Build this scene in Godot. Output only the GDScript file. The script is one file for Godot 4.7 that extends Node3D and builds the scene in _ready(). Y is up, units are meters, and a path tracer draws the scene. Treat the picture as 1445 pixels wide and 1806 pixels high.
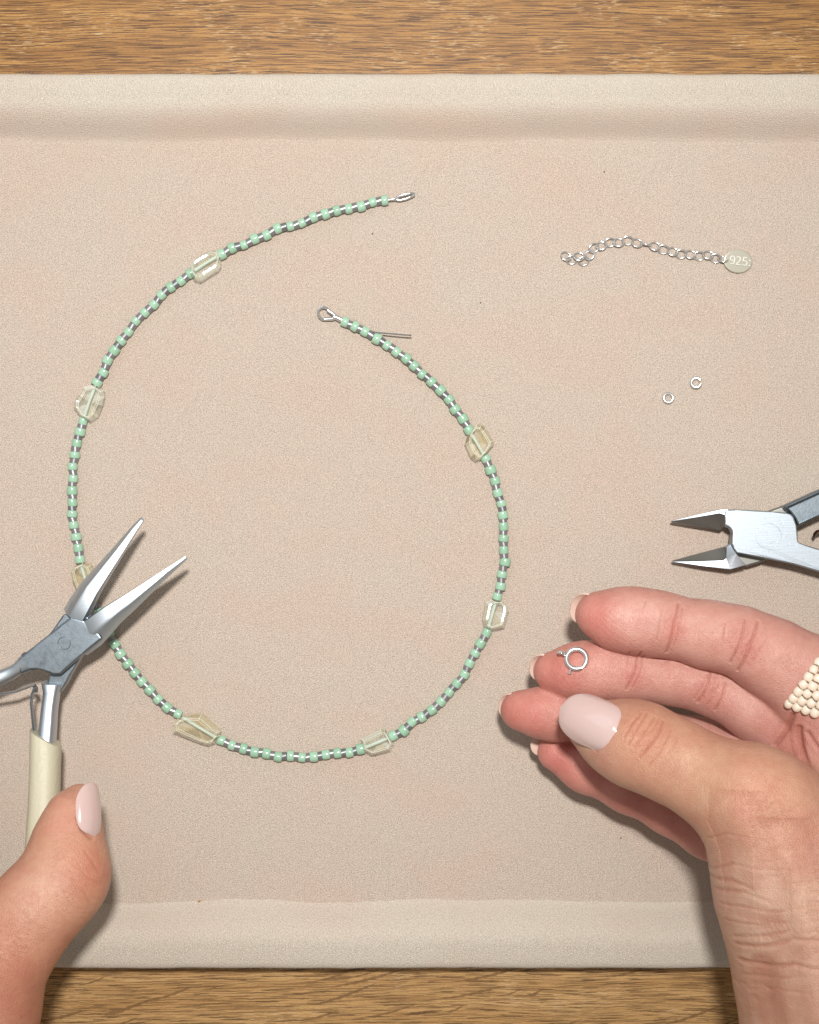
extends Node3D
# A jewellery bead board on an oak table: a half-strung necklace, a chain, rings, two pairs of pliers and two hands.
# Everything is in metres; the floor of the board is y = 0. Sizes were measured on the photograph at 6.5 marks per millimetre.

const EYE := 0.5
const MARKS := 6500.0

# ------------------------------------------------------------------ places
func P(u: float, v: float, mm := 0.0) -> Vector3:
	var y := mm * 0.001
	var s := (EYE - y) / (EYE * MARKS)
	return Vector3((u - 722.5) * s, y, (v - 903.0) * s)

func L(marks: float, mm := 0.0) -> float:          # a measured length at that height
	return marks * (EYE - mm * 0.001) / (EYE * MARKS)

func lin(r: float, g: float, b: float) -> Color:   # 0..255 sRGB -> linear
	return Color(r / 255.0, g / 255.0, b / 255.0).srgb_to_linear()

func rgb(r: float, g: float, b: float) -> Color:
	return Color(r / 255.0, g / 255.0, b / 255.0)

# ------------------------------------------------------------------ mesh building
class MB:
	var v := PackedVector3Array()
	var t := PackedInt32Array()

	func ring_of(c: Vector3, x: Vector3, y: Vector3, n: int, p := 2.0) -> PackedVector3Array:
		var out := PackedVector3Array()
		for i in n:
			var a := TAU * i / n
			var ca := cos(a)
			var sa := sin(a)
			var e := 2.0 / p
			out.append(c + x * (signf(ca) * pow(absf(ca), e)) + y * (signf(sa) * pow(absf(sa), e)))
		return out

	func loft(loops: Array, cap0 := true, cap1 := true, around := false) -> void:
		var n: int = loops[0].size()
		var base := v.size()
		for l: PackedVector3Array in loops:
			v.append_array(l)
		var m := loops.size()
		for j in (m if around else m - 1):
			for i in n:
				var a := base + j * n + i
				var b := base + j * n + (i + 1) % n
				var c := base + ((j + 1) % m) * n + i
				var d := base + ((j + 1) % m) * n + (i + 1) % n
				t.append_array(PackedInt32Array([a, b, d, a, d, c]))
		if around:
			return
		if cap0:
			fan(base, n, false)
		if cap1:
			fan(base + (m - 1) * n, n, true)

	func fan(at: int, n: int, flip: bool) -> void:
		var c := Vector3.ZERO
		for i in n:
			c += v[at + i]
		v.append(c / n)
		var k := v.size() - 1
		for i in n:
			var a := at + i
			var b := at + (i + 1) % n
			t.append_array(PackedInt32Array([k, a, b] if flip else [k, b, a]))

	# an outline (x, z) between two heights with a chamfered upper and lower edge; tilt adds height along x and z
	func slab(poly: PackedVector2Array, y0: float, y1: float, bevel: float, tilt := Vector2.ZERO, about := Vector2.ZERO, low_bevel := 0.0) -> void:
		if Geometry2D.is_polygon_clockwise(poly):
			poly = poly.duplicate()
			poly.reverse()
		var n := poly.size()
		var inset := shrink(poly, bevel)
		var inset2 := shrink(poly, bevel * 0.35)
		var low := shrink(poly, low_bevel)
		var rows := [[low, y0], [poly, y0 + low_bevel], [poly, y1 - bevel], [inset2, y1 - bevel * 0.32], [inset, y1]]
		var loops := []
		for r in rows:
			var l := PackedVector3Array()
			for q: Vector2 in r[0]:
				l.append(Vector3(q.x, r[1] + tilt.dot(q - about), q.y))
			loops.append(l)
		var base := v.size()
		loft(loops, false, false)
		var top := triangles(inset)
		for i in range(0, top.size(), 3):
			t.append_array(PackedInt32Array([base + 4 * n + top[i], base + 4 * n + top[i + 1], base + 4 * n + top[i + 2]]))
			orient(t.size() - 3, Vector3.UP)
		var bot := triangles(low)
		for i in range(0, bot.size(), 3):
			t.append_array(PackedInt32Array([base + bot[i], base + bot[i + 1], base + bot[i + 2]]))
			orient(t.size() - 3, Vector3.DOWN)
		var side := base + 1 * n     # sides agree with the caps
		var mid := (v[side] + v[side + 1]) * 0.5
		var outward := Vector2(poly[1].y - poly[0].y, -(poly[1].x - poly[0].x)).normalized()
		if not Geometry2D.is_point_in_polygon(Vector2(mid.x, mid.z) - outward * 1e-5, poly):
			outward = -outward
		var first := -1
		for i in range(0, t.size(), 3):
			if t[i] == side:
				first = i
				break
		var fn := -(v[t[first + 1]] - v[t[first]]).cross(v[t[first + 2]] - v[t[first]])
		if fn.dot(Vector3(outward.x, 0, outward.y)) < 0:
			for i in range(first % 3, first + 4 * n * 6, 3):
				if i >= t.size():
					break
				if t[i] >= base and t[i] < base + 5 * n and is_side(i, base, n):
					var s := t[i + 1]
					t[i + 1] = t[i + 2]
					t[i + 2] = s

	func triangles(outline: PackedVector2Array) -> PackedInt32Array:   # measured in tenths of a millimetre, as the cutter drops tiny areas
		var big := PackedVector2Array()
		for q in outline:
			big.append(q * 10000.0)
		return Geometry2D.triangulate_polygon(big)

	func is_side(i: int, base: int, n: int) -> bool:
		var a := (t[i] - base) / n
		var b := (t[i + 1] - base) / n
		var c := (t[i + 2] - base) / n
		return not (a == b and b == c)

	func orient(i: int, up: Vector3) -> void:
		var fn := -(v[t[i + 1]] - v[t[i]]).cross(v[t[i + 2]] - v[t[i]])
		if fn.dot(up) < 0:
			var s := t[i + 1]
			t[i + 1] = t[i + 2]
			t[i + 2] = s

	func shrink(poly: PackedVector2Array, by: float) -> PackedVector2Array:
		var n := poly.size()
		var sgn := -1.0 if Geometry2D.is_polygon_clockwise(poly) else 1.0
		var out := PackedVector2Array()
		for i in n:
			var a := (poly[i] - poly[(i + n - 1) % n]).normalized()
			var b := (poly[(i + 1) % n] - poly[i]).normalized()
			var na := Vector2(-a.y, a.x) * sgn
			var nb := Vector2(-b.y, b.x) * sgn
			var m := na + nb
			var q := m / maxf(m.length_squared() * 0.5, 0.25)
			out.append(poly[i] + q * by)
		return out

	func tube(pts: PackedVector3Array, radii, n := 10, flat := 1.0, up := Vector3.UP, p := 2.0) -> void:
		var loops := []
		for i in pts.size():
			var d := (pts[mini(i + 1, pts.size() - 1)] - pts[maxi(i - 1, 0)]).normalized()
			var x := d.cross(up).normalized()
			if x.length() < 0.5:
				x = d.cross(Vector3.RIGHT).normalized()
			var y := x.cross(d).normalized()
			var r: float = radii[i] if radii is Array else radii
			loops.append(ring_of(pts[i], x * r, y * r * flat, n, p))
		loft(loops)

	func torus(c: Vector3, x: Vector3, y: Vector3, R: float, r: float, a0 := 0.0, a1 := TAU, ns := 28, nr := 10, squash := 1.0) -> void:
		x = x.normalized()
		y = y.normalized()
		var z := x.cross(y).normalized()
		var whole := absf(a1 - a0) > TAU - 1e-3
		var loops := []
		for i in (ns if whole else ns + 1):
			var a := a0 + (a1 - a0) * i / ns
			var d := x * cos(a) + y * sin(a)
			var dd := x * cos(a) + y * sin(a) * squash
			loops.append(ring_of(c + dd * R, d * r, z * r, nr))
		loft(loops, not whole, not whole, whole)

	func lathe(prof: Array, n := 20) -> void:         # [radius, y] pairs, closed round its own hole when first == last
		var loops := []
		for q in prof:
			loops.append(ring_of(Vector3(0, q[1], 0), Vector3(q[0], 0, 0), Vector3(0, 0, q[0]), n))
		loft(loops, false, false, true)

	func append(o: MB, x: Transform3D) -> void:
		var base := v.size()
		for q in o.v:
			v.append(x * q)
		for i in o.t:
			t.append(base + i)

	func volume() -> float:
		var s := 0.0
		if v.is_empty():
			return 0.0
		var o := v[0]
		for i in range(0, t.size(), 3):
			s += (v[t[i]] - o).dot((v[t[i + 1]] - o).cross(v[t[i + 2]] - o))
		return s

	func face_out() -> void:                          # a closed shape whose faces run clockwise seen from outside
		if volume() > 0:
			for i in range(0, t.size(), 3):
				var s := t[i + 1]
				t[i + 1] = t[i + 2]
				t[i + 2] = s

	func sheet(mat: Material, off: Vector3) -> ArrayMesh:     # flat faces as they are
		var ns := PackedVector3Array()
		var vs := PackedVector3Array()
		for f in range(0, v.size(), 3):
			var c := -(v[f + 1] - v[f]).cross(v[f + 2] - v[f]).normalized()
			for e in 3:
				vs.append(v[f + e] - off)
				ns.append(c)
		var arr := []
		arr.resize(Mesh.ARRAY_MAX)
		arr[Mesh.ARRAY_VERTEX] = vs
		arr[Mesh.ARRAY_NORMAL] = ns
		var am := ArrayMesh.new()
		am.add_surface_from_arrays(Mesh.PRIMITIVE_TRIANGLES, arr)
		am.surface_set_material(0, mat)
		return am

	func mesh(mat: Material, angle := 40.0, off := Vector3.ZERO) -> ArrayMesh:
		face_out()
		var nf := t.size() / 3
		var fnorm := PackedVector3Array()
		fnorm.resize(nf)
		var farea := PackedFloat32Array()
		farea.resize(nf)
		var around := []
		around.resize(v.size())
		for i in v.size():
			around[i] = PackedInt32Array()
		for f in nf:
			var c := -(v[t[f * 3 + 1]] - v[t[f * 3]]).cross(v[t[f * 3 + 2]] - v[t[f * 3]])
			farea[f] = c.length() * 1e6
			fnorm[f] = c.normalized()
			for k in 3:
				around[t[f * 3 + k]].append(f)
		var co := cos(deg_to_rad(angle))
		var vs := PackedVector3Array()
		var ns := PackedVector3Array()
		for f in nf:
			if farea[f] < 1e-9:
				continue
			for k in 3:
				var s := Vector3.ZERO
				for g in around[t[f * 3 + k]]:
					if fnorm[g].dot(fnorm[f]) >= co:
						s += fnorm[g] * (farea[g] + 1e-9)
				vs.append(v[t[f * 3 + k]] - off)
				ns.append(s.normalized() if s.length() > 0 else fnorm[f])
		var arr := []
		arr.resize(Mesh.ARRAY_MAX)
		arr[Mesh.ARRAY_VERTEX] = vs
		arr[Mesh.ARRAY_NORMAL] = ns
		var am := ArrayMesh.new()
		am.add_surface_from_arrays(Mesh.PRIMITIVE_TRIANGLES, arr)
		am.surface_set_material(0, mat)
		return am

# ------------------------------------------------------------------ naming
func origin_of(n: Node) -> Vector3:
	var o := Vector3.ZERO
	while n is Node3D and n != self:
		o += n.position
		n = n.get_parent()
	return o

func numbered(called: String, parent: Node) -> String:
	if not parent.has_node(called):
		return called
	var i := 1
	while parent.has_node("%s_%03d" % [called, i]):
		i += 1
	return "%s_%03d" % [called, i]

func thing(called: String, at: Vector3, label: String, category: String, group := "") -> Node3D:
	var o := Node3D.new()
	o.name = numbered(called, self)
	add_child(o, true)
	o.position = at
	tag(o, label, category, group)
	return o

func tag(o: Node, label: String, category: String, group := "") -> void:
	o.set_meta("label", label)
	o.set_meta("category", category)
	if group:
		o.set_meta("group", group)

func build(called: String, mb: MB, mat: Material, parent: Node = self, angle := 40.0, at := Vector3.ZERO) -> MeshInstance3D:
	var off := origin_of(parent) + at
	return place(called, mb.mesh(mat, angle, off), parent, Transform3D(Basis(), at))

func place(called: String, m: Mesh, parent: Node, x: Transform3D) -> MeshInstance3D:
	var o := MeshInstance3D.new()
	o.mesh = m
	o.name = numbered(called, parent)
	parent.add_child(o, true)
	o.transform = x
	return o

# ------------------------------------------------------------------ textures and materials
func noise(sd: int, freq: float, octaves := 3, kind := FastNoiseLite.TYPE_SIMPLEX_SMOOTH) -> FastNoiseLite:
	var n := FastNoiseLite.new()
	n.seed = sd
	n.frequency = freq
	n.noise_type = kind
	n.fractal_octaves = octaves
	return n

func field(sd: int, freq: float, w: int, h: int, sx := 1, sy := 1, octaves := 3) -> PackedByteArray:   # noise drawn out along x by sx
	var im := noise(sd, freq, octaves).get_image(maxi(w / sx, 4), maxi(h / sy, 4))
	im.convert(Image.FORMAT_L8)
	if sx > 1 or sy > 1:
		im.resize(w, h, Image.INTERPOLATE_CUBIC)
	return im.get_data()

func oak(sd: int, base: Color, dark: Color, pale: Color, limed: float, flecks: int) -> ImageTexture:
	var w := 1536
	var h := 512
	var broad := field(sd, 0.022, w, h, 16, 1, 4)
	var fine := field(sd + 1, 0.27, w, h, 36, 1, 3)
	var pores := field(sd + 2, 0.27, w, h, 20, 1, 2)
	var lime := field(sd + 3, 0.24, w, h, 6, 1, 2)
	var gate := field(sd + 4, 0.007, w, h, 1, 1, 2)
	var grit := field(sd + 6, 0.4, w, h, 2, 1, 1)
	var wave := noise(sd + 7, 0.0016, 2)
	var rng := RandomNumberGenerator.new()
	rng.seed = sd
	var ray := PackedFloat32Array()                    # brown medullary flecks
	ray.resize(w * h)
	for k in flecks:
		var x0 := rng.randf_range(0, w)
		var y0 := rng.randf_range(0, h)
		var long := rng.randf_range(24, 110)
		var slope := -rng.randf_range(0.30, 0.65)
		var thick := rng.randf_range(2.0, 5.5)
		for i in int(long):
			var q := float(i) / long
			var half := thick * sin(q * PI) * (0.75 + 0.25 * sin(i * 0.5 + k))
			var yc := y0 + i * slope + 4.0 * sin(q * 4.0)
			for y in range(int(yc - half), int(yc + half) + 1):
				ray[posmod(y, h) * w + posmod(int(x0 + i), w)] = 0.75
	var out := PackedByteArray()
	out.resize(w * h * 3)
	for x in w:
		var shift := wave.get_noise_1d(x) * 20.0 - x * 0.006
		for y in h:
			var ys := posmod(int(y + shift), h) * w + x
			var n := y * w + x
			var f := fine[ys] / 255.0
			var p := clampf((pores[ys] / 255.0 - 0.60) * 14.0, 0.0, 1.0)
			var c := base.lerp(pale, clampf(broad[ys] / 255.0 * 1.4 - 0.35, 0, 1)).lerp(dark, clampf((0.48 - f) * 7.0, 0.0, 1.0) * 0.6)
			c = c.lerp(dark * 0.7, p * 0.75)
			var li := clampf((lime[ys] / 255.0 - 0.66) * 12.0, 0, 1) * limed * clampf((gate[n] / 255.0 - 0.48) * 5.0, 0, 1)
			c = c.lerp(Color(0.80, 0.72, 0.60), li)
			if ray[n] > 0.0:
				c = c.lerp(dark * 0.86, ray[n] * (0.6 + 0.4 * f))
			var q := 0.93 + 0.14 * grit[n] / 255.0
			var at := n * 3
			out[at] = clampi(int(c.r * q * 255), 0, 255)
			out[at + 1] = clampi(int(c.g * q * 255), 0, 255)
			out[at + 2] = clampi(int(c.b * q * 255), 0, 255)
	return ImageTexture.create_from_image(Image.create_from_data(w, h, false, Image.FORMAT_RGB8, out))

func suede_images() -> Array:
	var w := 1024
	var da := noise(41, 0.17, 2).get_image(w, w)
	var dd := noise(43, 0.13, 2).get_image(w, w)
	da.convert(Image.FORMAT_L8)
	dd.convert(Image.FORMAT_L8)
	var a := da.get_data()
	var d := dd.get_data()
	var out := PackedByteArray()
	out.resize(w * w * 3)
	var hgt := PackedByteArray()
	hgt.resize(w * w)
	for r in w:
		for c in w:
			var i := r * w + c
			var x := a[i] / 255.0 - 0.5
			var y := d[posmod(r * 2, w) * w + c] / 255.0 - 0.5      # the same grain drawn out along x
			var z := d[i] / 255.0
			var k := 0.885 + x * 0.25 + y * 0.18
			if z < 0.28:
				k -= (0.28 - z) * 1.1
			if z > 0.74:
				k += (z - 0.74) * 0.9
			out[i * 3] = clampi(int(k * 250), 0, 255)
			out[i * 3 + 1] = clampi(int(k * 248), 0, 255)
			out[i * 3 + 2] = clampi(int(k * 245), 0, 255)
			hgt[i] = clampi(int((0.5 + x * 0.8 + y * 0.5) * 255), 0, 255)
	return [tex_of(Image.create_from_data(w, w, false, Image.FORMAT_RGB8, out)), tex_of(Image.create_from_data(w, w, false, Image.FORMAT_L8, hgt))]

func mat(c: Color, rough: float, metal := 0.0, spec := 0.5) -> StandardMaterial3D:
	var m := StandardMaterial3D.new()
	m.albedo_color = c
	m.roughness = rough
	m.metallic = metal
	m.metallic_specular = spec
	return m

func tex_of(im: Image) -> ImageTexture:
	return ImageTexture.create_from_image(im)

var M := {}

func materials() -> void:
	var su := suede_images()
	var s := mat(Color.WHITE, 0.95, 0.0, 0.3)
	s.vertex_color_use_as_albedo = true
	s.albedo_texture = su[0]
	s.uv1_triplanar = true
	s.uv1_world_triplanar = true
	s.uv1_scale = Vector3.ONE / 0.062
	s.heightmap_enabled = true
	s.heightmap_texture = su[1]
	s.heightmap_scale = 0.035
	s.rim_enabled = true
	s.rim = 0.35
	s.rim_tint = 0.6
	M.suede = s
	M.green = mat(rgb(156, 194, 169), 0.12)
	M.green.clearcoat_enabled = true
	M.green.clearcoat = 0.5
	M.green.clearcoat_roughness = 0.05
	M.green2 = mat(rgb(147, 186, 160), 0.15)
	M.lined = mat(rgb(142, 140, 144), 0.34, 0.55)
	M.lined2 = mat(rgb(126, 125, 131), 0.38, 0.55)
	M.silver = mat(rgb(216, 217, 218), 0.2, 0.85)
	M.tag = mat(rgb(202, 200, 186), 0.3, 0.7)
	M.stamp = mat(rgb(212, 212, 203), 0.5)
	M.wire = mat(rgb(150, 150, 150), 0.35, 0.7)
	# steel, brushed: fine scratches in the relief and the gloss
	var br := noise(51, 0.09, 3).get_seamless_image(32, 512)
	br.convert(Image.FORMAT_L8)
	br.resize(512, 512, Image.INTERPOLATE_CUBIC)
	var bt := tex_of(br)
	var st := mat(rgb(190, 200, 210), 0.42, 1.0)
	st.heightmap_enabled = true
	st.heightmap_texture = bt
	st.heightmap_scale = 0.0008
	st.uv1_triplanar = true
	st.uv1_scale = Vector3.ONE / 0.02
	M.steel = st
	var wr := noise(52, 0.03, 5).get_seamless_image(512, 512)
	wr.convert(Image.FORMAT_L8)
	var grad := Gradient.new()
	grad.set_color(0, Color(0.34, 0.34, 0.34))
	grad.set_color(1, Color(0.42, 0.42, 0.42))
	var nt := NoiseTexture2D.new()
	nt.width = 512
	nt.height = 512
	nt.seamless = true
	nt.noise = noise(53, 0.01, 5)
	nt.color_ramp = grad
	var sm := mat(rgb(146, 158, 168), 1.0, 1.0)
	sm.roughness_texture = nt
	sm.heightmap_enabled = true
	sm.heightmap_texture = tex_of(wr)
	sm.heightmap_scale = 0.0007
	sm.uv1_triplanar = true
	sm.uv1_scale = Vector3.ONE / 0.012
	var sc := Image.create(512, 512, false, Image.FORMAT_RGB8)
	sc.fill(Color(0.86, 0.86, 0.86))
	var rng := RandomNumberGenerator.new()
	rng.seed = 31
	for i in 420:
		var p := Vector2(rng.randf() * 512.0, rng.randf() * 512.0)
		var d := Vector2.from_angle(rng.randf() * TAU)
		var g := 1.0 if rng.randf() < 0.65 else 0.66
		for e in int(rng.randf_range(3, 46) * rng.randf()) + 2:
			var q := p + d * e
			for w in (2 if i % 4 == 0 else 1):
				sc.set_pixel(posmod(int(q.x) + w, 512), posmod(int(q.y), 512), Color(g, g, g))
	sm.albedo_texture = tex_of(sc)
	M.worn = sm
	M.bright = st.duplicate()
	M.bright.albedo_color = rgb(182, 192, 202)
	M.bright.roughness = 0.48
	M.bright.albedo_texture = sm.albedo_texture
	M.dark = mat(rgb(138, 138, 134), 0.5, 0.9)  # darker steel; on the cutting faces it paints in a dark reflection
	M.copper = mat(rgb(120, 84, 72), 0.3, 1.0)
	var gn := noise(54, 0.05, 4).get_seamless_image(256, 256)
	gn.convert(Image.FORMAT_L8)
	M.grip = mat(rgb(192, 187, 164), 0.5)
	M.grip.heightmap_enabled = true
	M.grip.heightmap_texture = tex_of(gn)
	M.grip.heightmap_scale = 0.012
	M.grip.uv1_triplanar = true
	M.grip.uv1_scale = Vector3.ONE / 0.02
	M.pearl = mat(rgb(228, 214, 196), 0.14)
	M.pearl.clearcoat_enabled = true
	M.pearl.clearcoat = 0.6
	M.pearl.clearcoat_roughness = 0.1
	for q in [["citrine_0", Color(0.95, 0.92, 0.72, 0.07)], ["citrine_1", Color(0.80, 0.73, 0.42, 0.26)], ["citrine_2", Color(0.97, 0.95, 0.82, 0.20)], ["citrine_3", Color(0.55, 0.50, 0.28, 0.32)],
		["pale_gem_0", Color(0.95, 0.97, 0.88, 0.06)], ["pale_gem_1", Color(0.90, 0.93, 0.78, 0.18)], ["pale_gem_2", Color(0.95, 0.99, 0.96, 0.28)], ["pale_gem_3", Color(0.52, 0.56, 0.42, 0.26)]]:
		var gl := mat(q[1], 0.06)  # clear to dark facet tints, painting in reflection and refraction
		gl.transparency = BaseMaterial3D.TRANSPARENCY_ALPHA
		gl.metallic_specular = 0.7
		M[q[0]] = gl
	M.edge = mat(Color(0.97, 0.98, 0.92, 0.6), 0.1)  # near-white, for glints painted along the facet edges
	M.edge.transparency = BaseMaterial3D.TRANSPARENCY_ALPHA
	M.bore = mat(Color(0.84, 0.91, 0.86, 0.55), 0.5)
	M.bore.transparency = BaseMaterial3D.TRANSPARENCY_ALPHA
	# skin: fine lines and pores
	var kn := FastNoiseLite.new()
	kn.seed = 61
	kn.noise_type = FastNoiseLite.TYPE_CELLULAR
	kn.frequency = 0.045
	kn.cellular_return_type = FastNoiseLite.RETURN_DISTANCE2_SUB
	kn.fractal_octaves = 2
	kn.domain_warp_enabled = true
	kn.domain_warp_amplitude = 18.0
	var ki := kn.get_seamless_image(512, 512)
	ki.convert(Image.FORMAT_L8)
	var k := mat(Color.WHITE, 0.41, 0.0, 0.5)
	k.vertex_color_use_as_albedo = true
	k.heightmap_enabled = true
	k.heightmap_texture = tex_of(ki)
	k.heightmap_scale = 0.024
	k.uv1_triplanar = true
	k.uv1_world_triplanar = true
	k.uv1_scale = Vector3.ONE / 0.012
	k.subsurf_scatter_enabled = true
	k.subsurf_scatter_strength = 0.10
	M.skin = k
	M.nail = mat(rgb(204, 176, 172), 0.12)
	M.nail.clearcoat_enabled = true
	M.nail.clearcoat = 0.8
	M.nail.clearcoat_roughness = 0.04
	M.nail.subsurf_scatter_enabled = true
	M.nail.subsurf_scatter_strength = 0.05
	M.tip = mat(rgb(206, 180, 166), 0.22)
	M.tip.clearcoat_enabled = true
	M.tip.clearcoat = 0.4
	M.lint = mat(rgb(50, 42, 36), 0.9)
	M.gold = mat(rgb(226, 170, 70), 0.3, 0.9)

# ------------------------------------------------------------------ flesh: a smooth field round bones, meshed as surface nets
class Flesh:
	var o: Vector3
	var nx: int
	var ny: int
	var nz: int
	var h: float
	var f := PackedFloat32Array()
	var bones := []                                    # [a, b, ra, rb, colour]
	const FAR := 1.0

	func _init(lo: Vector3, hi: Vector3, cell: float) -> void:
		o = lo
		h = cell
		nx = int(ceil((hi.x - lo.x) / h)) + 1
		ny = int(ceil((hi.y - lo.y) / h)) + 1
		nz = int(ceil((hi.z - lo.z) / h)) + 1

	func blank() -> PackedFloat32Array:
		var a := PackedFloat32Array()
		a.resize(nx * ny * nz)
		a.fill(FAR)
		return a

	# joins a tapered capsule to a field with a rounding of k; flat < 1 squashes it along the direction fd
	func bone(a: Vector3, b: Vector3, ra: float, rb: float, k: float, into: PackedFloat32Array, color: Color, fd := Vector3.ZERO, flat := 1.0) -> void:
		bones.append([a, b, ra, rb, color])
		var reach := maxf(ra, rb) + 0.004 + k * 0.5
		var x0 := maxi(0, int((minf(a.x, b.x) - reach - o.x) / h))
		var x1 := mini(nx - 1, int((maxf(a.x, b.x) + reach - o.x) / h) + 1)
		var y0 := maxi(0, int((minf(a.y, b.y) - reach - o.y) / h))
		var y1 := mini(ny - 1, int((maxf(a.y, b.y) + reach - o.y) / h) + 1)
		var z0 := maxi(0, int((minf(a.z, b.z) - reach - o.z) / h))
		var z1 := mini(nz - 1, int((maxf(a.z, b.z) + reach - o.z) / h) + 1)
		var ab := b - a
		var inv := 1.0 / maxf(ab.length_squared(), 1e-12)
		var dr := rb - ra
		var squash := flat != 1.0
		var more := 1.0 / flat - 1.0
		for z in range(z0, z1 + 1):
			for y in range(y0, y1 + 1):
				var p := Vector3(o.x + x0 * h, o.y + y * h, o.z + z * h)
				var at := (z * ny + y) * nx + x0
				for x in range(x0, x1 + 1):
					var q := p - a
					var s := clampf(q.dot(ab) * inv, 0.0, 1.0)
					var e := q - ab * s
					if squash:
						e += fd * (e.dot(fd) * more)
					var d := e.length() - ra - dr * s
					var c := into[at]
					var hh := k - absf(c - d)
					if hh > 0.0:
						into[at] = minf(c, d) - hh * hh / (k * 4.0)
					elif d < c:
						into[at] = d
					at += 1
					p.x += h

	# joins b into a with a rounding of k, within the box that holds the bones from the given one on
	func join(a: PackedFloat32Array, b: PackedFloat32Array, k: float, first: int, last: int) -> void:
		var lo := Vector3.ONE * 9.0
		var hi := -lo
		for i in range(first, last):
			var bn = bones[i]
			var reach: Vector3 = Vector3.ONE * (maxf(bn[2], bn[3]) + 0.010)
			lo = lo.min(bn[0] - reach).min(bn[1] - reach)
			hi = hi.max(bn[0] + reach).max(bn[1] + reach)
		lo = (lo - o) / h
		hi = (hi - o) / h
		for z in range(clampi(int(lo.z), 0, nz - 1), clampi(int(hi.z) + 1, 0, nz - 1) + 1):
			for y in range(clampi(int(lo.y), 0, ny - 1), clampi(int(hi.y) + 1, 0, ny - 1) + 1):
				var n := (z * ny + y) * nx
				for i in range(n + clampi(int(lo.x), 0, nx - 1), n + clampi(int(hi.x) + 1, 0, nx - 1) + 1):
					var d := b[i]
					if d == FAR:
						continue
					var c := a[i]
					var hh := k - absf(c - d)
					if hh > 0.0:
						a[i] = minf(c, d) - hh * hh / (k * 4.0)
					elif d < c:
						a[i] = d

	func at(p: Vector3) -> float:
		var q := (p - o) / h
		var i := clampi(int(q.x), 0, nx - 2)
		var j := clampi(int(q.y), 0, ny - 2)
		var k := clampi(int(q.z), 0, nz - 2)
		var u := clampf(q.x - i, 0, 1)
		var v := clampf(q.y - j, 0, 1)
		var w := clampf(q.z - k, 0, 1)
		var n := (k * ny + j) * nx + i
		var sy := nx
		var sz := nx * ny
		var a := lerpf(lerpf(f[n], f[n + 1], u), lerpf(f[n + sy], f[n + sy + 1], u), v)
		var b := lerpf(lerpf(f[n + sz], f[n + sz + 1], u), lerpf(f[n + sz + sy], f[n + sz + sy + 1], u), v)
		return lerpf(a, b, w)

	func normal(p: Vector3) -> Vector3:
		var e := h
		return Vector3(at(p + Vector3(e, 0, 0)) - at(p - Vector3(e, 0, 0)), at(p + Vector3(0, e, 0)) - at(p - Vector3(0, e, 0)), at(p + Vector3(0, 0, e)) - at(p - Vector3(0, 0, e))).normalized()

	func hit(from: Vector3, d: Vector3, far := 0.2) -> Vector3:     # first point of the skin along a line
		d = d.normalized()
		var s := 0.0
		while s < far:
			if at(from + d * s) < 0.0:
				return from + d * s
			s += h * 0.25
		return Vector3.INF

	# creases: [points, depth, width]; tints: [place, radius, colour, strength]
	func mesh(mat: Material, off: Vector3, creases: Array, tints: Array, ripples: Array, fold: Color) -> ArrayMesh:
		var vs := PackedVector3Array()
		var ids := PackedInt32Array()
		ids.resize(nx * ny * nz)
		ids.fill(-1)
		var sy := nx
		var sz := nx * ny
		var lim := h * 1.9
		for z in nz - 1:
			for y in ny - 1:
				var n := (z * ny + y) * nx
				for x in nx - 1:
					var a := f[n]
					if a > lim or a < -lim:
						n += 1
						continue
					var c := [a, f[n + 1], f[n + sy], f[n + sy + 1], f[n + sz], f[n + sz + 1], f[n + sz + sy], f[n + sz + sy + 1]]
					var inside := 0
					for q in c:
						if q < 0.0:
							inside += 1
					if inside > 0 and inside < 8:
						var sum := Vector3.ZERO
						var cnt := 0
						for e in EDGES:
							var fa: float = c[e[0]]
							var fb: float = c[e[1]]
							if (fa < 0.0) != (fb < 0.0):
								var s := fa / (fa - fb)
								sum += (e[2] as Vector3).lerp(e[3], s)
								cnt += 1
						ids[n] = vs.size()
						vs.append(o + (Vector3(x, y, z) + sum / cnt) * h)
					n += 1
		var idx := PackedInt32Array()
		for z in range(1, nz - 1):
			for y in range(1, ny - 1):
				var n := (z * ny + y) * nx + 1
				for x in range(1, nx - 1):
					if ids[n] >= 0:
						var a := f[n] < 0.0
						if a != (f[n + 1] < 0.0):
							quad(idx, ids[n], ids[n - sy], ids[n - sy - sz], ids[n - sz], a)
						if a != (f[n + sy] < 0.0):
							quad(idx, ids[n], ids[n - sz], ids[n - sz - 1], ids[n - 1], a)
						if a != (f[n + sz] < 0.0):
							quad(idx, ids[n], ids[n - 1], ids[n - 1 - sy], ids[n - sy], a)
					n += 1
		var ns := normals(vs, idx)
		# finer skin where it folds
		var near := PackedByteArray()
		near.resize(vs.size())
		for i in vs.size():
			var p := vs[i]
			if ns[i].y < -0.3:
				continue
			for rp in ripples:
				if p.distance_squared_to(rp[0]) < float(rp[1]) * float(rp[1]):
					near[i] = 1
					break
			if near[i] == 0:
				for cr in creases:
					for q: Vector3 in cr[0]:
						if p.distance_squared_to(q) < 0.000016:
							near[i] = 1
							break
					if near[i]:
						break
		var halves := {}
		var fine := PackedInt32Array()
		var count0 := vs.size()
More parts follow.
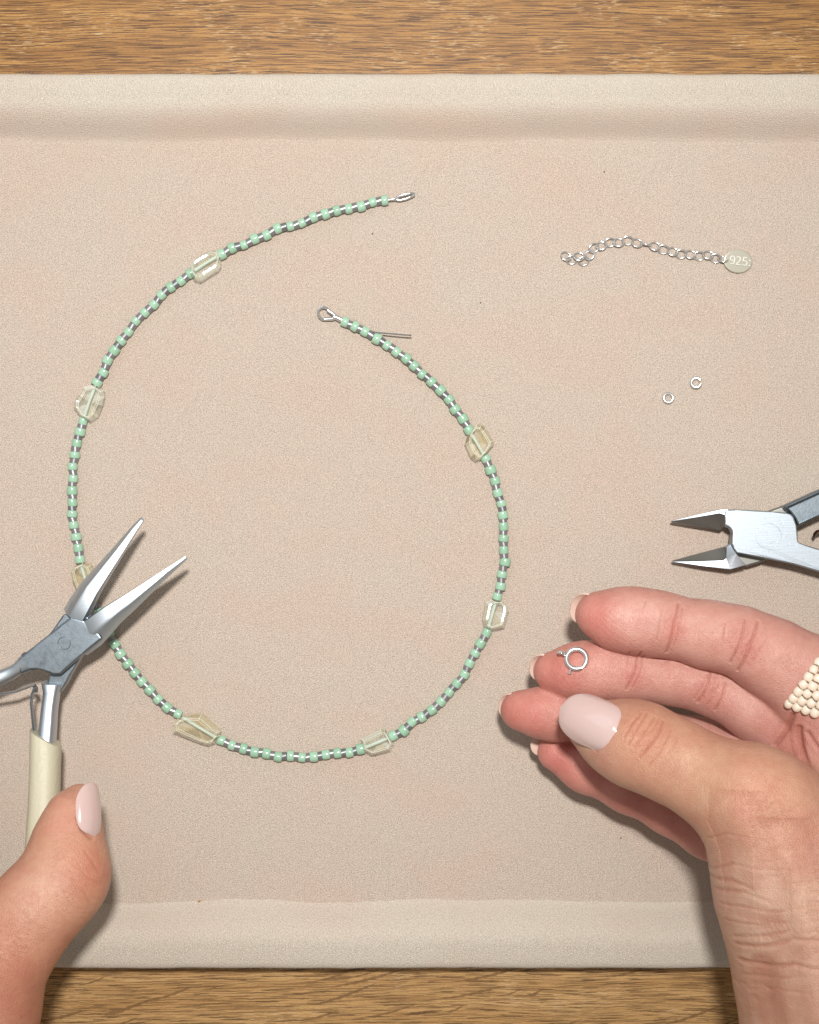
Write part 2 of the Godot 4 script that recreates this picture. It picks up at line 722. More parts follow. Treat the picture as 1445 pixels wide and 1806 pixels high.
		for i in range(0, idx.size(), 3):
			var a := idx[i]
			var b := idx[i + 1]
			var c := idx[i + 2]
			if near[a] + near[b] + near[c] < 3:
				fine.append_array(PackedInt32Array([a, b, c]))
				continue
			var m := [0, 0, 0]
			for e in 3:
				var u: int = [a, b, c][e]
				var w: int = [b, c, a][e]
				var key := mini(u, w) * count0 + maxi(u, w)
				if not halves.has(key):
					halves[key] = vs.size()
					vs.append((vs[u] + vs[w]) * 0.5)
				m[e] = halves[key]
			fine.append_array(PackedInt32Array([a, m[0], m[2], m[0], b, m[1], m[2], m[1], c, m[0], m[1], m[2]]))
		idx = fine
		ns = normals(vs, idx)
		# press the creases in
		var red := PackedFloat32Array()
		red.resize(vs.size())
		var warp := FastNoiseLite.new()
		warp.seed = 3
		warp.frequency = 1.0
		warp.fractal_octaves = 1
		if creases.size():
			var boxes := []
			for cr in creases:
				if cr[0].is_empty():
					boxes.append(AABB())
					continue
				var bb := AABB(cr[0][0], Vector3.ZERO)
				for q in cr[0]:
					bb = bb.expand(q)
				boxes.append(bb.grow(0.006))
			for i in vs.size():
				var p := vs[i]
				var push := 0.0
				for k in creases.size():
					if not boxes[k].has_point(p):
						continue
					var pts: PackedVector3Array = creases[k][0]
					var best := 1.0
					for q in pts.size() - 1:
						var a := pts[q]
						var b := pts[q + 1]
						var ab := Vector3(b.x - a.x, 0, b.z - a.z)
						var ap := Vector3(p.x - a.x, 0, p.z - a.z)
						var s := clampf(ap.dot(ab) / maxf(ab.length_squared(), 1e-12), 0, 1)
						var e := (ap - ab * s).length()
						best = minf(best, e)
					var w: float = creases[k][2]
					if best < w * 3.0:
						var g := best / w
						push += 1.35 * float(creases[k][1]) * (exp(-g * g) - 0.18 * exp(-(g - 1.9) * (g - 1.9)))
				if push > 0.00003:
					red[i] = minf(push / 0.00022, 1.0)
				for rp in ripples:
					var e := p.distance_to(rp[0]) / float(rp[1])
					if e < 1.0:
						var ax: Vector3 = rp[2]
						var ph := p.dot(ax) / float(rp[3]) * TAU + 4.5 * warp.get_noise_3dv(p * 55.0) + 1.6 * warp.get_noise_3dv(p * 190.0)
						var ridge := maxf(cos(ph), 0.0)
						var some := clampf(0.35 + warp.get_noise_3dv(p * 75.0 + Vector3.ONE * 7.0) * 1.8, 0.0, 1.0)
						push += float(rp[4]) * ridge * ridge * ridge * some * (1.0 - e * e)
				if push != 0.0:
					vs[i] = p - ns[i] * push
			ns = normals(vs, idx)
		var cs := PackedColorArray()
		cs.resize(vs.size())
		for i in vs.size():
			var p := vs[i]
			var tot := 0.0
			var r := 0.0
			var g := 0.0
			var b := 0.0
			for bn in bones:
				var ba: Vector3 = bn[0]
				var ab: Vector3 = bn[1] - ba
				var s := clampf((p - ba).dot(ab) / maxf(ab.length_squared(), 1e-12), 0, 1)
				var d := (p - ba - ab * s).length() - lerpf(bn[2], bn[3], s)
				if d < 0.012:
					var w := 1.0 / pow(maxf(d, 0.0) + 0.0022, 2.5)
					var col: Color = bn[4]
					r += col.r * w
					g += col.g * w
					b += col.b * w
					tot += w
			var c := Color(r / tot, g / tot, b / tot) if tot > 0 else Color(0.5, 0.3, 0.2)
			for tn in tints:
				var d := p.distance_to(tn[0]) / float(tn[1])
				if d < 1.0:
					var s := 1.0 - d * d
					c = c.lerp(tn[2], s * s * float(tn[3]))
			var bl := warp.get_noise_3dv(p * 60.0) * 0.05 + warp.get_noise_3dv(p * 130.0) * 0.07 + warp.get_noise_3dv(p * 420.0) * 0.05
			c = Color(c.r * (1.0 + bl * 0.7), c.g * (1.0 + bl * 1.5), c.b * (1.0 + bl * 1.5))
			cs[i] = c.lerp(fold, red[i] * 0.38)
		for i in vs.size():
			vs[i] -= off
		var arr := []
		arr.resize(Mesh.ARRAY_MAX)
		arr[Mesh.ARRAY_VERTEX] = vs
		arr[Mesh.ARRAY_NORMAL] = ns
		arr[Mesh.ARRAY_COLOR] = cs
		arr[Mesh.ARRAY_INDEX] = idx
		var am := ArrayMesh.new()
		am.add_surface_from_arrays(Mesh.PRIMITIVE_TRIANGLES, arr)
		am.surface_set_material(0, mat)
		return am

	func quad(idx: PackedInt32Array, a: int, b: int, c: int, d: int, flip: bool) -> void:
		if a < 0 or b < 0 or c < 0 or d < 0:
			return
		if flip:
			idx.append_array(PackedInt32Array([a, c, b, a, d, c]))
		else:
			idx.append_array(PackedInt32Array([a, b, c, a, c, d]))

	func normals(vs: PackedVector3Array, idx: PackedInt32Array) -> PackedVector3Array:
		var ns := PackedVector3Array()
		ns.resize(vs.size())
		for i in range(0, idx.size(), 3):
			var a := idx[i]
			var b := idx[i + 1]
			var c := idx[i + 2]
			var n := -(vs[b] - vs[a]).cross(vs[c] - vs[a])
			ns[a] += n
			ns[b] += n
			ns[c] += n
		for i in ns.size():
			ns[i] = ns[i].normalized()
		return ns

	const EDGES := [
		[0, 1, Vector3(0, 0, 0), Vector3(1, 0, 0)], [2, 3, Vector3(0, 1, 0), Vector3(1, 1, 0)], [4, 5, Vector3(0, 0, 1), Vector3(1, 0, 1)], [6, 7, Vector3(0, 1, 1), Vector3(1, 1, 1)],
		[0, 2, Vector3(0, 0, 0), Vector3(0, 1, 0)], [1, 3, Vector3(1, 0, 0), Vector3(1, 1, 0)], [4, 6, Vector3(0, 0, 1), Vector3(0, 1, 1)], [5, 7, Vector3(1, 0, 1), Vector3(1, 1, 1)],
		[0, 4, Vector3(0, 0, 0), Vector3(0, 0, 1)], [1, 5, Vector3(1, 0, 0), Vector3(1, 0, 1)], [2, 6, Vector3(0, 1, 0), Vector3(0, 1, 1)], [3, 7, Vector3(1, 1, 0), Vector3(1, 1, 1)]]

# a chain of bones through joints [u, v, height mm, radius in marks, colour]
func chain(fl: Flesh, joints: Array, k: float, into: PackedFloat32Array) -> void:
	for i in joints.size() - 1:
		var a = joints[i]
		var b = joints[i + 1]
		fl.bone(P(a[0], a[1], a[2]), P(b[0], b[1], b[2]), L(a[3], a[2]), L(b[3], b[2]), k, into, (a[4] as Color).lerp(b[4], 0.5))

# a nail: root in the middle of its base, along = towards its tip, out = away from the finger
func nail(called: String, parent: Node, root: Vector3, along: Vector3, out: Vector3, wide: float, long: float, curve: float, m: Material, point := 2.6, arch := 0.0) -> void:
	along = along.normalized()
	out = (out - along * out.dot(along)).normalized()
	var side := along.cross(out).normalized()
	var mb := MB.new()
	var nu := 14
	var nv := 18
	var top := []
	var bot := []
	for j in nv + 1:
		var q := float(j) / nv                       # 0 root .. 1 tip
		var e := q * 2.0 - 1.0
		var half := pow(maxf(1.0 - pow(absf(e), point if e > 0 else 3.6), 0.0), 0.5)
		half = maxf(half, 0.02) * lerpf(0.93, 1.0, sin(q * PI))
		var rt := PackedVector3Array()
		var rb := PackedVector3Array()
		for i in nu + 1:
			var s := (float(i) / nu * 2.0 - 1.0) * half
			var a := s * curve
			var r := wide * 0.5 / sin(curve)
			var p := root + along * (q * long) + side * (sin(a) * r) + out * ((cos(a) - 1.0) * r + arch * (1.0 - e * e))
			var nrm := (side * sin(a) + out * cos(a)).normalized()
			var edge := 1.0 - pow(absf(float(i) / nu * 2.0 - 1.0), 6.0)
			var th := 0.00034 * clampf(edge * minf(1.0, minf(q, 1.0 - q) * 9.0), 0.0, 1.0) + 0.00006
			rt.append(p + nrm * th)
			rb.append(p - nrm * 0.0003)
		top.append(rt)
		bot.append(rb)
	var loops := []
	for j in nv + 1:
		var l := PackedVector3Array()
		l.append_array(top[j])
		var back: PackedVector3Array = bot[j]
		back.reverse()
		l.append_array(back)
		loops.append(l)
	mb.loft(loops)
	build(called, mb, m, parent, 50.0)

func poly(marks: Array, mm: float) -> PackedVector2Array:
	var out := PackedVector2Array()
	for q in marks:
		var p := P(q[0], q[1], mm)
		out.append(Vector2(p.x, p.z))
	return out

# rounds the corners of an outline
func soften(p: PackedVector2Array, r: float, steps := 3) -> PackedVector2Array:
	var out := PackedVector2Array()
	var n := p.size()
	for i in n:
		var a := p[(i + n - 1) % n]
		var b := p[i]
		var c := p[(i + 1) % n]
		var q := minf(r, minf(a.distance_to(b), b.distance_to(c)) * 0.4)
		var s := b + (a - b).normalized() * q
		var e := b + (c - b).normalized() * q
		for k in steps + 1:
			var t := float(k) / steps
			out.append(s.lerp(b, t).lerp(b.lerp(e, t), t))
	return out

# ------------------------------------------------------------------ the scene
func _ready() -> void:
	seed(7)
	setup()
	materials()
	table()
	board()
	necklace()
	extender()
	jump_rings()
	long_nose_pliers()
	side_cutters()
	right_hand()
	left_hand()
	specks()

func setup() -> void:
	var cam := Camera3D.new()
	cam.name = "camera"
	cam.position = Vector3(0, EYE, 0)
	cam.rotation_degrees = Vector3(-90, 0, 0)
	cam.fov = rad_to_deg(2.0 * atan(903.0 / MARKS / EYE))
	cam.near = 0.02
	cam.far = 20.0
	add_child(cam)
	cam.current = true
	var e := Environment.new()
	e.background_mode = Environment.BG_COLOR
	e.background_color = Color(0.61, 0.585, 0.55)
	e.background_energy_multiplier = 1.0
	e.tonemap_mode = Environment.TONE_MAPPER_LINEAR
	e.tonemap_exposure = 1.0
	e.sdfgi_enabled = true
	e.ssao_enabled = true
	e.ssil_enabled = true
	var we := WorldEnvironment.new()
	we.environment = e
	we.name = "environment"
	add_child(we)
	# the flash, a little above and behind the lens
	var flash := SpotLight3D.new()
	flash.name = "flash"
	flash.light_color = Color(1.0, 0.985, 0.965)
	flash.light_energy = 0.72
	flash.light_size = 0.028
	flash.spot_range = 5.0
	flash.spot_attenuation = 2.0
	flash.spot_angle = 25.0
	flash.spot_angle_attenuation = 1.0
	flash.shadow_enabled = true
	add_child(flash)
	flash.look_at_from_position(Vector3(0.01, 0.74, -0.16), Vector3(-0.025, 0, -0.04), Vector3(0, 0, -1))
	# daylight from a window beyond the table
	var win := AreaLight3D.new()
	win.name = "window_daylight"
	win.area_size = Vector2(1.2, 1.0)
	win.light_color = Color(0.82, 0.92, 1.0)
	win.light_energy = 0.30
	win.area_range = 6.0
	win.shadow_enabled = true
	add_child(win)
	win.look_at_from_position(Vector3(-0.75, 1.15, -0.95), Vector3(0, 0, 0), Vector3.UP)

func table() -> void:
	var t := thing("wooden_table", Vector3(0, -0.033, 0), "brown oak table with limed grain under the beige bead board", "table")
	var specs := [
		["plank", -0.40, -0.0015, oak(11, Color(0.59, 0.42, 0.205), Color(0.35, 0.21, 0.085), Color(0.67, 0.50, 0.275), 0.6, 0), 0.30],
		["plank", 0.0, 0.40, oak(29, Color(0.66, 0.51, 0.32), Color(0.45, 0.32, 0.18), Color(0.73, 0.59, 0.40), 0.4, 90), 0.30]]
	for s in specs:
		var m := mat(Color.WHITE, 0.5, 0.0, 0.4)
		m.albedo_texture = s[3]
		var y := -0.003
		var z0: float = s[1]
		var z1: float = s[2]
		var st := SurfaceTool.new()
		st.begin(Mesh.PRIMITIVE_TRIANGLES)
		var c := [Vector3(-0.5, y, z0), Vector3(0.5, y, z0), Vector3(0.5, y, z1), Vector3(-0.5, y, z1), Vector3(-0.5, y - 0.03, z0), Vector3(0.5, y - 0.03, z0), Vector3(0.5, y - 0.03, z1), Vector3(-0.5, y - 0.03, z1)]
		for q in [[0, 1, 2, 3], [7, 6, 5, 4], [4, 5, 1, 0], [3, 2, 6, 7], [1, 5, 6, 2], [4, 0, 3, 7]]:
			for k in [0, 1, 2, 0, 2, 3]:
				var p: Vector3 = c[q[k]]
				st.set_uv(Vector2((p.x + 0.15) / 0.30, (p.z + 0.15) / 0.05))
				st.set_smooth_group(-1)
				st.add_vertex(p - t.position)
		st.generate_normals()
		var am := st.commit()
		am.surface_set_material(0, m)
		place("plank", am, t, Transform3D())

# the board: a padded floor with a raised, rounded rim, covered in suede
func board() -> void:
	var b := thing("bead_board", Vector3(0, -0.003, 0), "beige suede bead board with a raised padded rim", "bead board")
	var far_z := P(0, 128, 6).z
	var near_z := P(0, 1710, 6).z
	var mid := (far_z + near_z) * 0.5
	var hz := (near_z - far_z) * 0.5
	var hx := 0.165
	# rim profile: distance in from the outer edge (m), height (m)
	var prof := []
	for q in [[0.0004, -0.0029], [0.0, -0.001], [0.0, 0.0040], [0.0003, 0.0053], [0.0010, 0.0061], [0.0022, 0.0066], [0.0042, 0.0069], [0.0062, 0.0070], [0.0078, 0.0069], [0.0090, 0.0066], [0.0102, 0.0060], [0.0118, 0.0049], [0.0134, 0.0034], [0.0148, 0.0019], [0.0160, 0.0007], [0.0168, 0.0001], [0.0178, -0.0003]]:
		prof.append(q)
	var wob := noise(71, 9.0, 2)
	var tone := noise(72, 22.0, 4)
	var tone2 := noise(73, 60.0, 3)
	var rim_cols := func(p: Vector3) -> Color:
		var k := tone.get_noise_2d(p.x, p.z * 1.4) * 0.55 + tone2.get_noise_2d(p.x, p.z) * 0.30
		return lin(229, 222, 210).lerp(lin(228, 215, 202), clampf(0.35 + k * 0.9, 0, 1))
	var cols := func(p: Vector3) -> Color:
		var k := tone.get_noise_2d(p.x, p.z * 1.4) * 0.55 + tone2.get_noise_2d(p.x, p.z) * 0.30
		return lin(222, 212, 200).lerp(lin(226, 206, 193), clampf(0.55 + k * 0.75, 0, 1))
	# rim: follow the outline
	var loop := PackedVector2Array()
	var corner := 0.012
	var pts := PackedVector2Array([Vector2(-hx, -hz), Vector2(hx, -hz), Vector2(hx, hz), Vector2(-hx, hz)])
	var outline := soften(pts, corner, 8)
	for i in outline.size():
		var a := outline[i]
		var c := outline[(i + 1) % outline.size()]
		var n := maxi(1, int(a.distance_to(c) / 0.004))
		for k in n:
			loop.append(a.lerp(c, float(k) / n))
	var st := SurfaceTool.new()
	st.begin(Mesh.PRIMITIVE_TRIANGLES)
	var cnt := loop.size()
	for j in prof.size():
		for i in cnt:
			var a := loop[i]
			# move in towards the inside along the outline's normal
			var nrm := Vector2.ZERO
			var dd := (loop[(i + 1) % cnt] - loop[(i + cnt - 1) % cnt]).normalized()
			nrm = Vector2(-dd.y, dd.x)
			if nrm.dot(-a) < 0:
				nrm = -nrm
			var w := 1.0 + 0.05 * wob.get_noise_2d(a.x * 3.0, a.y * 3.0)
			var q: Vector2 = a + nrm * (prof[j][0] * w)
			q += nrm * 0.00022 * wob.get_noise_2d(a.x * 7.0 + 9.0, a.y * 7.0)
			var p := Vector3(q.x, prof[j][1], q.y + mid)
			st.set_color(rim_cols.call(p).lerp(cols.call(p), clampf((j - 8) / 3.0, 0.0, 1.0) * (1.0 if p.z < 0.0 else 0.3)))  # far lip lighter than its slope: light painted into the colour
			st.add_vertex(p - b.position)
	for j in prof.size() - 1:
		for i in cnt:
			var a := j * cnt + i
			var c := j * cnt + (i + 1) % cnt
			var d := a + cnt
			var e := c + cnt
			for k in [a, d, c, c, d, e]:
				st.add_index(k)
	st.generate_normals()
	var am := st.commit()
	am.surface_set_material(0, M.suede)
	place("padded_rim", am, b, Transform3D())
	# loose nap along the outer edge
	var rng := RandomNumberGenerator.new()
	rng.seed = 17
	var nv := PackedVector3Array()
	var nc := PackedColorArray()
	for k in 5200:
		var far_side := k % 2 == 0
		var x := rng.randf_range(-0.125, 0.125)
		var y := rng.randf_range(0.002, 0.0058)
		var z := mid + (-hz - 0.0001 if far_side else hz - 0.0002)
		var d := Vector3(rng.randf_range(-0.8, 0.8), rng.randf_range(-0.7, 0.6), -1.0 if far_side else 1.0).normalized() * rng.randf_range(0.0002, 0.0007)
		var p := Vector3(x, y, z) - b.position
		var u := d.cross(Vector3.UP).normalized() * 0.00003
		var w := d.cross(u).normalized() * 0.00003
		for q in [[p + u, p - u * 0.5 + w, p + d], [p - u * 0.5 + w, p - u * 0.5 - w, p + d], [p - u * 0.5 - w, p + u, p + d]]:
			for e in q:
				nv.append(e)
				nc.append(lin(205, 192, 178))
	var sn := SurfaceTool.new()
	sn.begin(Mesh.PRIMITIVE_TRIANGLES)
	for k in nv.size():
		sn.set_color(nc[k])
		sn.add_vertex(nv[k])
	sn.generate_normals()
	var nm := sn.commit()
	nm.surface_set_material(0, M.suede)
	place("nap_fibres", nm, b, Transform3D()).set_meta("kind", "stuff")
	# the floor
	var fx := hx - 0.0165
	var fz := hz - 0.0165
	var sf := SurfaceTool.new()
	sf.begin(Mesh.PRIMITIVE_TRIANGLES)
	var gx := 120
	var gz := 96
	var lumps := noise(74, 26.0, 2)
	for j in gz + 1:
		for i in gx + 1:
			var p := Vector3(lerpf(-fx, fx, float(i) / gx), 0, lerpf(-fz, fz, float(j) / gz) + mid)
			p.y = lumps.get_noise_2d(p.x, p.z) * 0.00018
			sf.set_color(cols.call(p))
			sf.add_vertex(p - b.position)
	for j in gz:
		for i in gx:
			var a := j * (gx + 1) + i
			for k in [a, a + 1, a + gx + 2, a, a + gx + 2, a + gx + 1]:
				sf.add_index(k)
	sf.generate_normals()
	var fm := sf.commit()
	fm.surface_set_material(0, M.suede)
	place("board_floor", fm, b, Transform3D())

# ------------------------------------------------------------------ necklace
func seed_bead(r: float, half: float, hole: float, square := 0.6) -> MB:
	var prof := []
	for i in 14:
		var a := TAU * i / 14
		var mid := (r + hole) * 0.5
		var rr := (r - hole) * 0.5
		var ca := cos(a)
		var sa := sin(a)
		prof.append([mid + rr * signf(ca) * pow(absf(ca), square), half * signf(sa) * pow(absf(sa), square + 0.05)])
	var m := MB.new()
	m.lathe(prof, 22)
	return m

func tube_bead(r: float, half: float, hole: float) -> MB:
	var m := MB.new()
	var c := 0.00012
	m.lathe([[r, -half + c], [r, half - c], [r - c, half], [hole, half], [hole, -half], [r - c, -half]], 18)
	return m

func along(a: Vector3, d: Vector3, scale_ := Vector3.ONE, spin := 0.0) -> Transform3D:
	d = d.normalized()
	var x := d.cross(Vector3.UP if absf(d.y) < 0.9 else Vector3.RIGHT).normalized()
	var z := x.cross(d).normalized()
	var b := Basis(x, d, z) * Basis(Vector3.UP, spin)
	return Transform3D(b.scaled_local(scale_), a)

func necklace() -> void:
	var n := thing("bead_necklace", P(510, 850, 0), "unfinished necklace of mint green seed beads, silver tube beads and pale crystals", "necklace")
	# strands between the stones, bead by bead as they lie
	var strands := [
		[[678.7, 353.4], [657.7, 356.3], [637.2, 363.9], [615.4, 367.9], [594.3, 371.3], [574.1, 377.3], [552.8, 383.1], [532.8, 393.1], [512.3, 398.9], [489.9, 402.8], [470.7, 414.7], [449.4, 421.2], [430.5, 431.8], [409.5, 437.3], [391.6, 448.3]],
		[[335.8, 482.3], [319.2, 495.4], [301.5, 506.5], [284.7, 520.4], [271.6, 537.0], [255.4, 551.4], [239.5, 566.2], [226.9, 585.3], [214.0, 600.8], [201.9, 618.1], [189.7, 635.5], [182.6, 657.0], [171.3, 674.7]],
		[[146.5, 743.1], [141.2, 761.7], [135.7, 781.6], [131.9, 802.5], [128.2, 822.8], [129.1, 844.1], [127.4, 865.3], [127.9, 886.2], [127.4, 906.5], [130.2, 926.1], [134.6, 947.0], [138.4, 966.6], [141.2, 986.6]],
		[[163.0, 1058.0], [174.9, 1079.3], [184.0, 1098.0], [193.0, 1117.0], [202.9, 1136.1], [212.6, 1153.5], [225.6, 1170.7], [238.1, 1186.7], [250.5, 1201.9], [264.4, 1216.9], [279.0, 1233.2], [294.8, 1247.6], [314.2, 1259.2]],
		[[390.4, 1305.5], [409.4, 1314.4], [429.8, 1320.3], [449.5, 1326.3], [470.5, 1328.7], [490.9, 1334.7], [512.7, 1332.9], [533.1, 1335.7], [553.9, 1334.3], [575.2, 1330.7], [595.7, 1328.0], [616.7, 1326.9], [636.4, 1321.0]],
		[[693.7, 1297.5], [712.5, 1288.4], [727.2, 1273.4], [743.8, 1264.3], [762.0, 1252.1], [778.0, 1237.2], [792.5, 1221.0], [806.1, 1205.5], [819.6, 1189.3], [828.5, 1169.8], [838.3, 1152.2], [847.6, 1134.9], [858.4, 1116.3]],
		[[877.3, 1052.0], [883.2, 1034.0], [885.6, 1013.1], [891.1, 991.3], [888.8, 970.2], [888.4, 949.6], [888.4, 928.6], [887.3, 908.6], [884.6, 888.3], [878.2, 869.4], [873.6, 848.4], [865.8, 828.9], [857.4, 809.0]],
		[[827.3, 758.2], [816.9, 738.6], [803.1, 722.0], [792.5, 704.7], [777.6, 688.5], [761.2, 673.4], [744.7, 660.0], [730.6, 645.4], [717.2, 632.5], [699.5, 620.7], [682.8, 608.9], [665.2, 597.2], [644.2, 584.7], [626.4, 575.8], [608.9, 567.8]]]
	var rng := RandomNumberGenerator.new()
	rng.seed = 5
	var greens := []
	for k in 4:
		greens.append(seed_bead(0.00134 + 0.00004 * k, 0.00106 + 0.00006 * (k % 2), 0.00042).mesh(M.green if k % 2 == 0 else M.green2, 60))
	var tubes := []
	for k in 3:
		tubes.append(tube_bead(0.00110 + 0.00003 * k, 0.00082, 0.00035).mesh(M.lined if k != 1 else M.lined2, 40))
	var at := n.position
	for s in strands:
		for i in s.size():
			var a := P(s[i][0], s[i][1], 1.35)
			var before = s[maxi(i - 1, 0)]
			var after = s[mini(i + 1, s.size() - 1)]
			var d := P(after[0], after[1], 1.35) - P(before[0], before[1], 1.35)
			d = d.rotated(Vector3.UP, rng.randf_range(-0.13, 0.13))
			var sc := rng.randf_range(0.91, 1.09)
			if absf(s[i][0] - 665.2) < 0.1:
				sc = 1.22
			place("seed_bead", greens[rng.randi() % 4], n, along(a - at, d, Vector3(sc, rng.randf_range(0.88, 1.08), sc), rng.randf() * TAU))
			if i < s.size() - 1:
				var b := P(s[i + 1][0], s[i + 1][1], 1.35)
				var tr := along((a + b) * 0.5 - at + Vector3(rng.randf_range(-1, 1), rng.randf_range(-1.5, 1), rng.randf_range(-1, 1)) * 0.00012, (b - a).rotated(Vector3.UP, rng.randf_range(-0.12, 0.12)), Vector3.ONE, rng.randf() * TAU)
				place("tube_bead", tubes[rng.randi() % 3], n, tr)
	# the stones: outline, share of height, warm or pale
	var stones := [
		[[[334.7, 468.4], [344.7, 455.1], [371.3, 440.7], [383.4, 440.7], [390.0, 452.9], [390.0, 470.6], [385.6, 477.2], [354.6, 497.1], [344.7, 494.9], [337.0, 484.0]], 6.0, false, [335.8, 482.3], [391.6, 448.3], 1.0],
		[[[146.5, 680.8], [169.8, 679.0], [184.7, 688.2], [184.7, 699.9], [181.4, 714.8], [173.1, 734.7], [161.5, 742.2], [151.5, 739.7], [143.2, 734.7], [129.9, 718.1], [129.9, 706.5], [139.0, 694.9]], 5.5, false, [171.3, 674.7], [146.5, 743.1], 1.25],
		[[[124.6, 1007.3], [130.0, 999.0], [148.0, 990.7], [162.0, 995.0], [169.5, 1012.0], [170.0, 1035.0], [162.0, 1052.0], [146.0, 1050.0], [134.0, 1040.5], [127.3, 1024.0]], 5.5, true, [141.2, 986.6], [163.0, 1058.0], 0.4],
		[[[304.0, 1277.0], [312.9, 1267.2], [330.6, 1259.4], [357.1, 1256.8], [390.4, 1288.2], [389.3, 1297.1], [379.3, 1309.3], [368.2, 1313.7], [354.9, 1310.4], [305.1, 1291.5]], 6.0, true, [314.2, 1259.2], [390.4, 1305.5], 0.75],
		[[[636.4, 1302.3], [671.0, 1284.7], [679.0, 1283.5], [683.0, 1290.6], [694.5, 1312.9], [689.0, 1323.8], [662.7, 1330.7], [655.8, 1331.3], [640.3, 1322.4]], 5.5, false, [636.4, 1321.0], [693.7, 1297.5], 0.6],
		[[[855.9, 1061.2], [867.3, 1057.1], [887.0, 1059.2], [896.4, 1066.4], [898.5, 1077.9], [890.2, 1105.9], [866.3, 1110.0], [853.8, 1103.8], [850.7, 1091.3]], 6.0, false, [877.3, 1052.0], [858.4, 1116.3], 1.12],
		[[[825.3, 765.3], [841.9, 747.6], [850.7, 747.6], [857.4, 755.4], [871.8, 777.5], [870.7, 784.2], [857.4, 799.7], [846.3, 810.7], [837.5, 812.5], [829.7, 806.3], [819.7, 783.0]], 5.5, true, [827.3, 758.2], [857.4, 809.0], 0.5]]
	for s in stones:
		var rough := poly(s[0], 2.8)
		var pl := PackedVector2Array()
		for k in rough.size():
			for e in 4:
				pl.append(rough[k].lerp(rough[(k + 1) % rough.size()], e / 4.0))
		var mb := MB.new()
		var c := Vector2.ZERO
		for q in pl:
			c += q / pl.size()
		var hh: float = s[1] * 0.001
		var a := P(s[3][0], s[3][1], 1.35)
		var b := P(s[4][0], s[4][1], 1.35)
		var ax := Vector2(b.x - a.x, b.z - a.z).normalized()
		var here := Vector3(c.x, hh, c.y)
		# the crown is cut at the small angle at which these stones glint, the ridge steeper
		var cut := ((Vector3(0, EYE, 0) - here).normalized() + (Vector3(0.01, 0.74, -0.16) - here).normalized()).normalized()
		var lean := Vector2(-cut.x / cut.y, -cut.z / cut.y) * float(s[5])
		var reach := 0.0
		for q in pl:
			reach = maxf(reach, absf((q - c).dot(ax)))
		var rows := [[0.55, 0.62, 0.03, 0.0], [0.92, 0.90, 0.22, 0.0], [1.0, 1.0, 0.42, 0.0], [0.99, 0.95, 0.60, 0.2], [0.86, 0.68, 0.86, 1.0], [0.82, 0.54, 0.86, 1.0], [0.50, 0.10, 1.0, 0.7]]
		var loops := []
		for row in rows:
			var l := PackedVector3Array()
			for q in pl:
				var e := q - c
				var lon := ax * e.dot(ax)
				var lat := e - lon
				var w: Vector2 = c + lon * row[0] + lat * row[1]
				var over := maxf(0.0, absf(e.dot(ax)) - reach * 0.62) * (0.5 if row[3] >= 0.7 else 0.0)
				l.append(Vector3(w.x, hh * row[2] + lean.dot(w - c) * float(row[3]) - over, w.y))
			loops.append(l)
		var kind: String = "citrine" if s[2] else "pale_gem"
		var np := pl.size()
		mb.loft(loops)
		mb.face_out()
		var sets := [MB.new(), MB.new(), MB.new(), MB.new()]
		for f in range(0, mb.t.size(), 3):
			var lo := mini(mb.t[f], mini(mb.t[f + 1], mb.t[f + 2]))
			var row := lo / np
			var edge := (lo % np) / 4
			var k: int = [1, 3, 1, 0, 0, 0, 0][mini(row, 6)]  # tint per facet, standing in for reflected and bent light
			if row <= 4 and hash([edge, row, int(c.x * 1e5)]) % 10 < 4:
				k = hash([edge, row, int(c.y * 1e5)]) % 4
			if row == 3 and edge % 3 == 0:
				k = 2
			for e in 3:
				sets[k].v.append(mb.v[mb.t[f + e]])
				sets[k].t.append(sets[k].v.size() - 1)
		var stone: MeshInstance3D
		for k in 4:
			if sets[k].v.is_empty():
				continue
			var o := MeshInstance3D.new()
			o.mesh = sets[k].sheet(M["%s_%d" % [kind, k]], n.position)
			var to: Node = n if stone == null else stone
			o.name = numbered("crystal_bead" if stone == null else "facets", to)
			to.add_child(o, true)
			if stone == null:
				stone = o
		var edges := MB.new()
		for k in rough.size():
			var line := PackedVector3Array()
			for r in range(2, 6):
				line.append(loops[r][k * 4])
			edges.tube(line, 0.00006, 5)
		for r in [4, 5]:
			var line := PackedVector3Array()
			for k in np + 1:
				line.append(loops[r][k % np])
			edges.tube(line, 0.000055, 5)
		build("edge_glints", edges, M.edge, stone, 60)  # added white tubes that paint a glint on each edge
		if s[2]:
			stone.set_meta("label", "smoky yellow crystal bead")
		var bore := MB.new()
		var dir := (b - a).normalized()
		var lift := Vector3(0, 0.0012, 0)
		bore.tube(PackedVector3Array([a + dir * 0.0015 + lift * 0.6, (a + b) * 0.5 + lift, b - dir * 0.0015 + lift * 0.6]), [0.0005, 0.00042, 0.0005], 10)
		build("drill_hole", bore, M.bore, stone, 60)
	# the far end: a crimp and a guard loop seen edge on
	var w1 := MB.new()
	w1.tube(PackedVector3Array([P(682, 353, 1.35), P(699, 350.5, 1.5)]), 0.00042, 10)
	build("crimp_tube", w1, M.silver, n)
	var g1 := MB.new()
	g1.tube(PackedVector3Array([P(697, 351, 1.6), P(704, 346, 1.9), P(714, 342.6, 2.0), P(723, 341.4, 1.9)]), 0.0004, 10)
	g1.tube(PackedVector3Array([P(697, 351.6, 1.3), P(706, 353, 1.2), P(716, 350.8, 1.2), P(724, 347.4, 1.3)]), 0.0004, 10)
	build("wire_guard", g1, M.silver, n)
	var k1 := MB.new()
	k1.tube(PackedVector3Array([P(720, 341.6, 1.9), P(727, 340.4, 1.8), P(731.5, 341.2, 1.6), P(731, 344, 1.5), P(726, 346.8, 1.4), P(721, 349, 1.3)]), 0.0003, 8)
